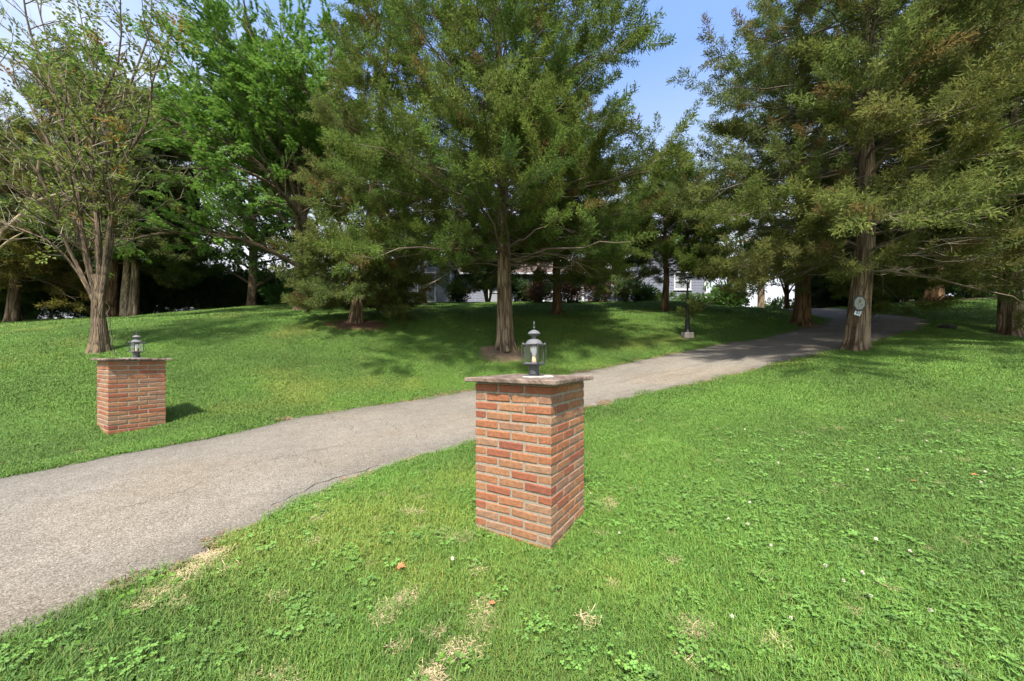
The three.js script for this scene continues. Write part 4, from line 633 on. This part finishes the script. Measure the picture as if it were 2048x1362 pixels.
[[10.4, 0.8], [11.6, 0.6], [12.3, 0.9], [13.1, 0.7], [9.8, 0.5]].forEach(([x, s], k) => shrub('low green perennial clump along the house foundation', { x, z: -24.3 - 0.1 * (k % 2), w: 0.9 * s + 0.4, h: 0.55 * s + 0.15, n: 120, seed: 640 + k, tone: [0.08, 0.17, 0.04], tone2: [0.14, 0.2, 0.06], geo: TWIG.broad, size: 0.22, stems: 3, group: 'foundation plants along the right house wing', name: 'perennial_clump', cat: 'plant' }));
shrub('round bright green bush at the right house corner', { x: 14.4, z: -24.2, w: 2.3, h: 2.0, n: 800, seed: 651, tone: [0.095, 0.2, 0.04], size: 0.3, geo: TWIG.broad });
[[16.9, -29, 3, 2.2], [19.8, -27, 3.4, 2.4], [22.6, -26.2, 3.2, 2.4], [18.3, -25.8, 2.4, 1.6], [24.6, -24.5, 2.6, 1.8]].forEach(([x, z, w, h], k) => shrub('sunlit yellow-green wild bush just over the driveway crest', { x, z, w, h, n: 420, seed: 660 + k, tone: [0.12, 0.21, 0.05], size: 0.42, geo: TWIG.broad, name: 'wild_bush', group: 'wild bushes over the driveway crest' }));
[[18.6, -20.6, 3.4, 3.4], [22.8, -21.5, 3.6, 3.6], [20.6, -22.4, 4, 4.4], [25.5, -22.5, 3.6, 4.2]].forEach(([x, z, w, h], k) => shrub('dark evergreen undergrowth bush within the grove beyond the bend', { x, z, w, h, n: 800, seed: 670 + k, tone: [0.03, 0.06, 0.02], geo: SPRAY[k % 3], mat: M.cedarLeaf, size: 0.5, name: 'undergrowth_bush', group: 'dark undergrowth in the grove' }));
shrub('low leafy green plants along the bright lawn edge past the stout trunk', { x: 24.2, z: -19, w: 2.6, h: 0.8, d: 1.2, n: 260, seed: 681, tone: [0.05, 0.12, 0.03], geo: TWIG.broad, size: 0.34, stems: 4 });
{
  const r = rng(71), limbs = []; for (let k = 0; k < 8; k++) { const a = k * 2.4; limbs.push([[[0, 1.2, 0], [Math.cos(a) * 1.1, 2.3, Math.sin(a) * 1.1], [Math.cos(a) * 2.2, 2.6 + 0.8 * r(), Math.sin(a) * 2.2]], 0.05]); }
  broadleaf('red_maple', 'small red-leaved maple behind the right lawn', { x: 27, z: -21, trunk: [[0, -0.2, 0], [0, 0.8, 0], [0.05, 1.5, 0]], rad: 0.11, limbs, seed: 701, twig: 'maple', size: 0.4, tone: [0.13, 0.05, 0.045], b1: 0.4, b2: 0.36, len1: 0.5, len2: 0.5, density: 0.8, flat: 0.4, level: 0.7, start: 0.2 });
}
// a dark vine leaning by the multi-stemmed tree
{ const x = -9.78, z = -8.85, y = height(x, z), r = rng(9), pts = []; for (let k = 0; k <= 22; k++) { const f = k / 22; pts.push(V(-0.17 * f + 0.02 * Math.sin(k * 1.3), -0.04 + 1.35 * f, 0.03 * Math.cos(k * 1.1))); } const t = thing('dead_vine', 'thin dark twisted vine stem beside the multi-stemmed tree trunk', 'vine', [x, y, z]); part('stem', tubeGeo(pts, pts.map((_, k) => 0.014 - 0.0003 * k), 6), M.darkTwig, t); for (let k = 3; k < 22; k += 3) part('side_shoot', tubeGeo([pts[k], pts[k].clone().add(V((r() - 0.6) * 0.14, 0.05 * r(), (r() - 0.5) * 0.1))], [0.007, 0.003], 4), M.darkTwig, t); }

// ---------------------------------------------------------------- round sign nailed to the cedar
{
  const cv = document.createElement('canvas'); cv.width = 256; cv.height = 320; const q = cv.getContext('2d');
  q.fillStyle = '#b4b5ae'; q.fillRect(0, 0, 256, 320); const rr = rng(5); for (let k = 0; k < 400; k++) { q.fillStyle = `rgba(${rr() < 0.5 ? '90,92,86' : '205,206,200'},0.10)`; q.fillRect(rr() * 256, rr() * 320, 4 + rr() * 26, 2 + rr() * 14); }
  q.fillStyle = '#6e6c55'; q.beginPath(); q.ellipse(128, 104, 38, 46, 0, 0, 7); q.fill(); q.fillStyle = '#8d8a70'; q.beginPath(); q.ellipse(128, 96, 20, 24, 0, 0, 7); q.fill(); q.fillStyle = '#77704a'; q.fillRect(116, 144, 26, 26);
  q.fillStyle = '#67706f'; for (const [x, y, w] of [[48, 168, 52], [150, 190, 62]]) { q.fillRect(x, y, w, 15); q.fillRect(x + 8, y + 20, w - 12, 9); } q.fillStyle = '#8c9190'; for (let k = 0; k < 3; k++) q.fillRect(84 - k * 6, 226 + k * 20, 96 - k * 12, 8);
  const tex = new THREE.CanvasTexture(cv); tex.colorSpace = THREE.SRGBColorSpace;
  const oct = (w, h, d, mat, name, parent, pos) => { const s = new THREE.Shape(); for (let k = 0; k < 8; k++) { const a = (k + 0.5) / 8 * Math.PI * 2, x = Math.cos(a) / 0.924 * w / 2, y = Math.sin(a) / 0.924 * h / 2; k ? s.lineTo(x, y) : s.moveTo(x, y); } const g = new THREE.ExtrudeGeometry(s, { depth: d, bevelEnabled: true, bevelSize: 0.006, bevelThickness: 0.003, bevelSegments: 1 }); const u = g.attributes.uv, p = g.attributes.position; for (let k = 0; k < p.count; k++) u.setXY(k, p.getX(k) / w + 0.5, p.getY(k) / h + 0.5); return part(name, g, mat, parent, pos); };
  const sx = 9.17 - 0.215, sz = -9.6 + 0.315, t = thing('security_sign', 'grey octagonal sign with a dark rim nailed to the cedar trunk by the driveway', 'sign', [sx, height(9.17, -9.6) + 1.2, sz]); t.rotation.set(0, -0.12, -0.05);
  oct(0.30, 0.40, 0.008, std([0.03, 0.033, 0.03], 0.6), 'rim', t, [0, 0, 0]); oct(0.225, 0.31, 0.006, std([0.62, 0.62, 0.6], 0.55, { map: tex }), 'sign_face', t, [0, 0, 0.012]);
  part('nail', lathe([[0, 0], [0.006, 0], [0.006, -0.16], [0, -0.16]], 8).rotateX(Math.PI / 2), std([0.2, 0.2, 0.2], 0.5), t, [0, 0.1, 0.024]);
  const k = thing('small_tag', 'small tilted white tag with a blue print below the octagonal sign', 'tag', [sx - 0.035, height(9.17, -9.6) + 0.955, sz + 0.0]); k.rotation.set(0, -0.12, -0.35);
  part('plate', blk(0.15, 0.14, 0.006, 0.002), std([0.6, 0.64, 0.66], 0.5), k); part('print', blk(0.032, 0.09, 0.003, 0.001), std([0.06, 0.13, 0.24], 0.5), k, [-0.02, 0.01, 0.0035]); part('print', blk(0.02, 0.09, 0.003, 0.001), std([0.07, 0.14, 0.22], 0.5), k, [0.025, 0.01, 0.0035]); part('nail', lathe([[0, 0], [0.005, 0], [0.005, -0.16], [0, -0.16]], 8).rotateX(Math.PI / 2), std([0.2, 0.2, 0.2], 0.5), k, [0.0, 0.055, 0.008]);
}

// ---------------------------------------------------------------- turf
function grassGeo(seed, radius, count, hgt, w, lay = 0.5) {
  const r = rng(seed), b = new Buf();
  for (let k = 0; k < count; k++) {
    const a = r() * 6.283, q = radius * Math.sqrt(r()), x = Math.cos(a) * q, z = Math.sin(a) * q, az = r() * 6.283, h = hgt * (0.5 + 0.7 * r() + (r() < 0.05 ? 0.8 * r() : 0)), ln = h * (0.15 + lay * r()), dx = Math.cos(az), dz = Math.sin(az), ww = w * (0.7 + 0.6 * r()) / 2;
    const tone = 0.78 + 0.44 * r(), dry = r() < 0.06, col = dry ? [tone * 2.0, tone * 1.15, tone * 1.6] : [tone * (0.85 + 0.4 * r()), tone, tone * (0.7 + 0.5 * r())];
    const sx = -dz * ww, sz = dx * ww, m = [x + dx * ln * 0.35, h * 0.62, z + dz * ln * 0.35], e = [x + dx * ln, h * (1 - 0.25 * lay * r()), z + dz * ln];
    b.quad([x - sx, -0.01, z - sz], [x + sx, -0.01, z + sz], [m[0] + sx * 0.85, m[1], m[2] + sz * 0.85], [m[0] - sx * 0.85, m[1], m[2] - sz * 0.85], col); b.tri([m[0] - sx * 0.85, m[1], m[2] - sz * 0.85], [m[0] + sx * 0.85, m[1], m[2] + sz * 0.85], e, col);
  }
  return b.geo();
}
function cloverGeo(seed, radius, count) {
  const r = rng(seed), b = new Buf();
  for (let k = 0; k < count; k++) {
    const a = r() * 6.283, q = radius * Math.sqrt(r()), o = V(Math.cos(a) * q, 0.03 + 0.035 * r(), Math.sin(a) * q), n = V((r() - 0.5) * 0.7, 1, (r() - 0.5) * 0.7).normalize(), tone = 0.8 + 0.4 * r(), col = [tone * (0.9 + 0.2 * r()), tone, tone], s0 = r() * 6.283, L = 0.011 + 0.007 * r();
    for (let m = 0; m < 3; m++) {
      const th = s0 + m * 2.094, d = V(Math.cos(th), 0, Math.sin(th)); d.addScaledVector(n, -d.dot(n)).normalize(); const s = V(0, 0, 0).crossVectors(d, n), P = (t, k2, u = 0) => o.clone().addScaledVector(d, t * L).addScaledVector(s, k2 * L).addScaledVector(n, u * L).toArray();
      b.tri(P(0, 0), P(0.5, 0.48, 0.14), P(1, 0.3, 0.1), col); b.tri(P(0, 0), P(1, 0.3, 0.1), P(0.95, 0, 0), col); b.tri(P(0, 0), P(0.95, 0, 0), P(1, -0.3, 0.1), col); b.tri(P(0, 0), P(1, -0.3, 0.1), P(0.5, -0.48, 0.14), col);
    }
    b.tri([o.x * 0.9, -0.01, o.z * 0.9], [o.x * 0.9 + 0.0015, -0.01, o.z * 0.9], o.toArray(), [0.9, 1, 0.8]);
  }
  return b.geo();
}
const strawSpots = [[-0.62, -2.08, 0.045, 0.06], [-0.69, -1.95, 0.055, 0.07], [-0.16, -1.92, 0.05, 0.1], [-0.23, -1.70, 0.075, 0.05], [0.94, -1.81, 0.05, 0.045], [-0.31, -1.57, 0.06, 0.04], [-2.06, -2.22, 0.09, 0.1], [-2.06, -2.42, 0.1, 0.12], [-2.02, -2.05, 0.1, 0.06], [0.86, -3.3, 0.08, 0.1], [-0.42, -2.75, 0.09, 0.06], [1.22, -1.72, 0.04, 0.04]];
const obstacles = [[0.166, -3.025, 0.43], [-6.385, -6.05, 0.43]];
function turfAt(x, z) {                                          // 0 none .. 1 full turf
  for (const [bx, bz, rx, rz] of bare) { const q = ((x - bx) / rx) ** 2 + ((z - bz) / rz) ** 2; if (q < 1) return 0; }
  for (const [bx, bz, q] of obstacles) { const c = Math.cos(TURN), s = Math.sin(TURN), dx = x - bx, dz = z - bz, lx = dx * c - dz * s, lz = dx * s + dz * c; if (Math.max(Math.abs(lx), Math.abs(lz)) < 0.352) return 0; void q; }
  return 1;
}
const inView = (x, z, pad = 1.2) => -z > 0.9 && Math.abs(x) < -z * 1.46 + pad;
const upV = V(0, 1, 0), nrm = V(0, 1, 0);
function scatter(name, label, geos, mat, spec) {                 // spec: zone(x, z) -> chance, spacing, z0, z1, color(x, z, r), scale, edge
  const r = rng(spec.seed), sets = geos.map(() => ({ m: [], c: [] })), q = new THREE.Quaternion(), tw = new THREE.Quaternion();
  const xMax = -spec.z1 * 1.46 + 2;
  for (let z = spec.z0; z > spec.z1; z -= spec.spacing) for (let x = -xMax; x < xMax; x += spec.spacing) {
    const px = x + (r() - 0.5) * spec.spacing * 1.1, pz = z + (r() - 0.5) * spec.spacing * 1.1, pick = r(), k = Math.floor(r() * geos.length), sc = spec.scale * (1 - (spec.vary || 0.2) + 2 * (spec.vary || 0.2) * r()), turn = r() * 6.283;
    if (!inView(px, pz) || pick > spec.zone(px, pz) || !turfAt(px, pz)) continue;
    if (roadDistance(px, pz) < spec.edge + 0.05 * fbm(px * 3, pz * 3, 3)) continue;
    const y = height(px, pz), e = 0.2; nrm.set(-(height(px + e, pz) - y) / e, 1, -(height(px, pz + e) - y) / e).normalize();
    q.setFromUnitVectors(upV, nrm).multiply(tw.setFromAxisAngle(upV, turn));
    sets[k].m.push(new THREE.Matrix4().compose(V(px, y, pz), q, V(sc, sc * (0.85 + 0.3 * r()), sc))); sets[k].c.push(spec.color(px, pz, r));
  }
  let root = null;
  sets.forEach((s, k) => { if (!s.m.length) return; const g = new THREE.InstancedMesh(geos[k], mat, s.m.length), c = new THREE.Color(); g.castShadow = g.receiveShadow = true; s.m.forEach((m, i) => { g.setMatrixAt(i, m); g.setColorAt(i, c.setRGB(...s.c[i])); }); if (!root) { g.name = numbered(name); scene.add(g); tag(g, label, spec.cat || 'grass'); stuff(g); root = g; } else { g.name = name + '_tufts'; stuff(g); root.add(g); } });
}
const strawAt = (x, z) => strawSpots.some(([sx, sz, a, b]) => ((x - sx) / a) ** 2 + ((z - sz) / b) ** 2 < 1);
const cloverAmount = (x, z) => step(-0.25, 0.25, fbm(x * 0.9 + 4, z * 0.9 + 1, 2) + 0.18 * (x > -0.4 ? 1 : -0.6) - 0.05 * (-z - 3)) * step(5.6, 3.2, -z);
const dryBank = (x, z) => [[-4.6, -9, 1.7, 0.8], [-6.3, -9.2, 1.3, 0.9], [-9.6, -8.3, 1.4, 0.8], [-2.9, -9.6, 1.0, 0.6], [4.9, -13.2, 1.5, 0.6]].reduce((s, [a, b, rx, rz]) => s + 0.42 * Math.exp(-(((x - a) / rx) ** 2) - ((z - b) / rz) ** 2), 0);  // sun-dried yellowish turf on the bank
function turfColor(x, z, r) {
  const a = fbm(x * 0.6, z * 0.6, 11), b = fbm(x * 2.3, z * 2.3, 17), y = step(0.15, 0.75, fbm(x * 0.42 + 9, z * 0.42, 23) + 0.3 * b + dryBank(x, z)), t = 1 + 0.35 * a + 0.25 * b + 0.15 * (r() - 0.5);
  return [(0.086 + 0.06 * y) * t, (0.182 + 0.02 * y) * t, (0.022 + 0.008 * y) * t];
}
const nearG = [1, 2, 3, 4].map(k => grassGeo(800 + k, 0.13, 320, 0.046, 0.0032, 1.0)), midG = [1, 2, 3].map(k => grassGeo(820 + k, 0.3, 640, 0.05, 0.0052, 0.9)), farG = [1, 2, 3].map(k => grassGeo(840 + k, 0.55, 560, 0.06, 0.013, 0.8));
scatter('lawn_grass', 'mown green grass of the front lawn round the big stone-capped pillar', nearG, M.grass, { seed: 1, z0: -0.9, z1: -6.2, spacing: 0.1, zone: (x, z) => (strawAt(x, z) ? 0 : -z < 5.6 ? 1 : 1 - (-z - 5.6) * 1.2), scale: 1, edge: 0.02, color: turfColor });
scatter('lawn_grass', 'mown green grass on the slopes either side of the driveway', midG, M.grass, { seed: 2, z0: -5.2, z1: -15.5, spacing: 0.23, zone: (x, z) => (-z < 5.8 ? (-z - 5.2) * 1.6 : -z < 14 ? 1 : 1 - (-z - 14) / 1.5), scale: 1, edge: 0.1, color: turfColor });
scatter('lawn_grass', 'mown green grass on the hilltop lawn before the house', farG, M.grass, { seed: 3, z0: -13.6, z1: -29, spacing: 0.42, zone: (x, z) => (-z < 14.4 ? 0.6 : 1), scale: 1, edge: 0.25, color: turfColor });
scatter('clover', 'patches of trefoil clover in the front lawn', [1, 2, 3].map(k => cloverGeo(860 + k, 0.075, 13)), M.grass, { seed: 4, z0: -0.9, z1: -6.5, spacing: 0.075, zone: (x, z) => (strawAt(x, z) ? 0 : 0.1 * step(5, 3, -z) + 0.62 * cloverAmount(x, z)), scale: 0.8, vary: 0.35, edge: 0.06, cat: 'clover', color: (x, z, r) => green(r, [0.092, 0.185, 0.026], 0.25) });
{ // broad weed leaves lying in the turf
  const r = rng(5), b = new Buf(); for (let k = 0; k < 5; k++) { const a = k * 1.3 + r(), d = V(Math.cos(a), 0.35, Math.sin(a)).normalize(), n = V(-d.x * 0.35, 1, -d.z * 0.35).normalize(); leafInto(b, V(d.x * 0.01, 0.025 + 0.015 * r(), d.z * 0.01), d, n, 0.034 + 0.022 * r(), 0.034, [1, 1 + 0.2 * r(), 0.9], false); }
  scatter('broadleaf_weeds', 'scattered broad-leaved weeds in the front lawn', [b.geo()], M.leaf, { seed: 6, z0: -0.95, z1: -5.5, spacing: 0.13, zone: (x, z) => 0.10 + 0.5 * step(0.1, 0.4, fbm(x * 1.3, z * 1.3, 31)) + (x < -1.4 && -z < 2.6 ? 0.5 : 0), scale: 0.66, vary: 0.3, edge: 0.02, cat: 'weeds', color: (x, z, rr) => green(rr, [0.14, 0.25, 0.04], 0.25) });
}
{ // white clover heads
  const b = new Buf(), r = rng(8), up = V(0, 1, 0); for (let k = 0; k < 40; k++) { const d = V(r() - 0.5, r() - 0.35, r() - 0.5).normalize(); kite(b, V(0, 0.07, 0).addScaledVector(d, 0.002), d, V(r() - 0.5, r(), r() - 0.5).normalize(), 0.0095, 0.006, [0.95, 0.88 + 0.1 * r(), 0.84]); } b.quad([-0.001, 0, 0], [0.001, 0, 0], [0.001, 0.07, 0], [-0.001, 0.07, 0], [0.2, 0.4, 0.1]); void up;
  scatter('clover_blossoms', 'small white clover blossoms dotted over the front lawn', [b.geo()], M.straw, { seed: 9, z0: -1.1, z1: -6.5, spacing: 0.2, zone: (x, z) => 0.22 * cloverAmount(x, z) * (x > -0.3 ? 1 : 0.25), scale: 1, edge: 0.1, cat: 'clover', color: (x, z, rr) => green(rr, [0.72, 0.68, 0.6], 0.1) });
}
{ // dead straw in the bare spots and along the driveway edge
  const geos = [1, 2].map(k => { const r = rng(880 + k), b = new Buf(); for (let m = 0; m < 70; m++) { const a = r() * 6.283, q = 0.05 * Math.sqrt(r()), x = Math.cos(a) * q, z = Math.sin(a) * q, az = r() * 6.283, L = 0.018 + 0.032 * r(), y = 0.012 + 0.012 * r(), y2 = y + 0.014 * (r() - 0.4), t = 0.8 + 0.4 * r(), s = 0.0014; b.quad([x - Math.sin(az) * s, y, z + Math.cos(az) * s], [x + Math.sin(az) * s, y, z - Math.cos(az) * s], [x + Math.cos(az) * L + Math.sin(az) * s, Math.max(0.003, y2), z + Math.sin(az) * L - Math.cos(az) * s], [x + Math.cos(az) * L - Math.sin(az) * s, Math.max(0.003, y2), z + Math.sin(az) * L + Math.cos(az) * s], [t, t, t * 0.95]); } return b.geo(); });
  scatter('dead_straw', 'dry straw-coloured grass in worn spots of the front lawn', geos, M.straw, { seed: 10, z0: -0.95, z1: -6, spacing: 0.05, zone: (x, z) => strawSpots.some(([sx, sz, a, b]) => ((x - sx) / a / 1.2) ** 2 + ((z - sz) / b / 1.2) ** 2 < 1) ? 0.9 : 0.012, scale: 1, edge: 0.0, color: (x, z, r) => green(r, [0.44, 0.34, 0.2], 0.2) });
}
{ // brown needles and crumbs of earth along the driveway edges
  const r = rng(990), b = new Buf(); for (let m = 0; m < 90; m++) { const a = r() * 6.283, q = 0.11 * Math.sqrt(r()), x = Math.cos(a) * q, z = Math.sin(a) * q, az = r() * 6.283, L = 0.012 + 0.03 * r(), w = 0.003 + 0.004 * r(), y = 0.006 + 0.012 * r(), t = 0.7 + 0.6 * r(), c = Math.cos(az), s = Math.sin(az); b.quad([x - s * w, y, z + c * w], [x + s * w, y, z - c * w], [x + c * L + s * w, y + 0.008 * r(), z + s * L - c * w], [x + c * L - s * w, y, z + s * L + c * w], [t, t, t]); }
  const edge = (x, z) => { const d = roadDistance(x, z); return d > -0.06 && d < 0.13 ? 0.75 : 0; };
  scatter('verge_litter', 'brown needles and dry crumbs along the driveway edges', [b.geo()], M.straw, { seed: 12, z0: -2.2, z1: -19, spacing: 0.14, zone: (x, z) => (x > 17.5 || z < -20 ? 0 : edge(x, z) * step(-0.3, 0.1, fbm(x * 0.8, z * 0.8, 44))), scale: 1, edge: -0.07, cat: 'litter', color: (x, z, rr) => green(rr, [0.2, 0.13, 0.07], 0.3) });
}
// fallen brown leaves, each its own
[[-0.73, -2.31, 0.05, 'rust-brown fallen leaf on the grass near the driveway side of the pillar'], [-0.11, -1.96, 0.03, 'small tan fallen leaf lying on a dry straw spot'], [3.96, -3.53, 0.045, 'orange-brown fallen leaf alone on the open right lawn'], [4.6, -3.6, 0.04, 'faded brown leaf in the grass near the orange-brown one']].forEach(([x, z, s, label], k) => {
  const b = new Buf(), r = rng(900 + k), d = V(1, 0.1, 0.3).normalize(), n = V(0.1, 1, 0.2).normalize(); for (let q = 0; q < 3; q++) { const a = (q - 1) * 0.9, e = d.clone().applyAxisAngle(n, a); leafInto(b, V(0, 0, 0), e, n, s * (q === 1 ? 1.2 : 0.85), s * 0.7, [1, 0.9 + 0.2 * r(), 1], true); }
  const m = part(numbered('fallen_leaf'), b.geo(), std([0.42, 0.15, 0.055], 0.8, { vertexColors: true }), scene, [x, height(x, z) + 0.052, z]); m.rotation.y = k * 1.7; tag(m, label, 'leaf');
});
// the dark lump by the right-hand trunk
{ const x = 14.35, z = -11.9, g = new THREE.IcosahedronGeometry(0.2, 3), p = g.attributes.position; for (let k = 0; k < p.count; k++) { const a = V(p.getX(k), p.getY(k), p.getZ(k)), f = 1 + 0.35 * fbm(a.x * 9, a.y * 9, a.z * 9); p.setXYZ(k, a.x * f * 1.25, a.y * f * 0.42, a.z * f); } g.computeVertexNormals(); const m = part(numbered('rock'), g, grainy([0.045, 0.042, 0.04], 0.95, 0.01, 4), scene, [x, height(x, z) + 0.05, z]); tag(m, 'flat dark rock on the grass beside the straight dark trunk', 'rock'); }

renderer.render(scene, camera);
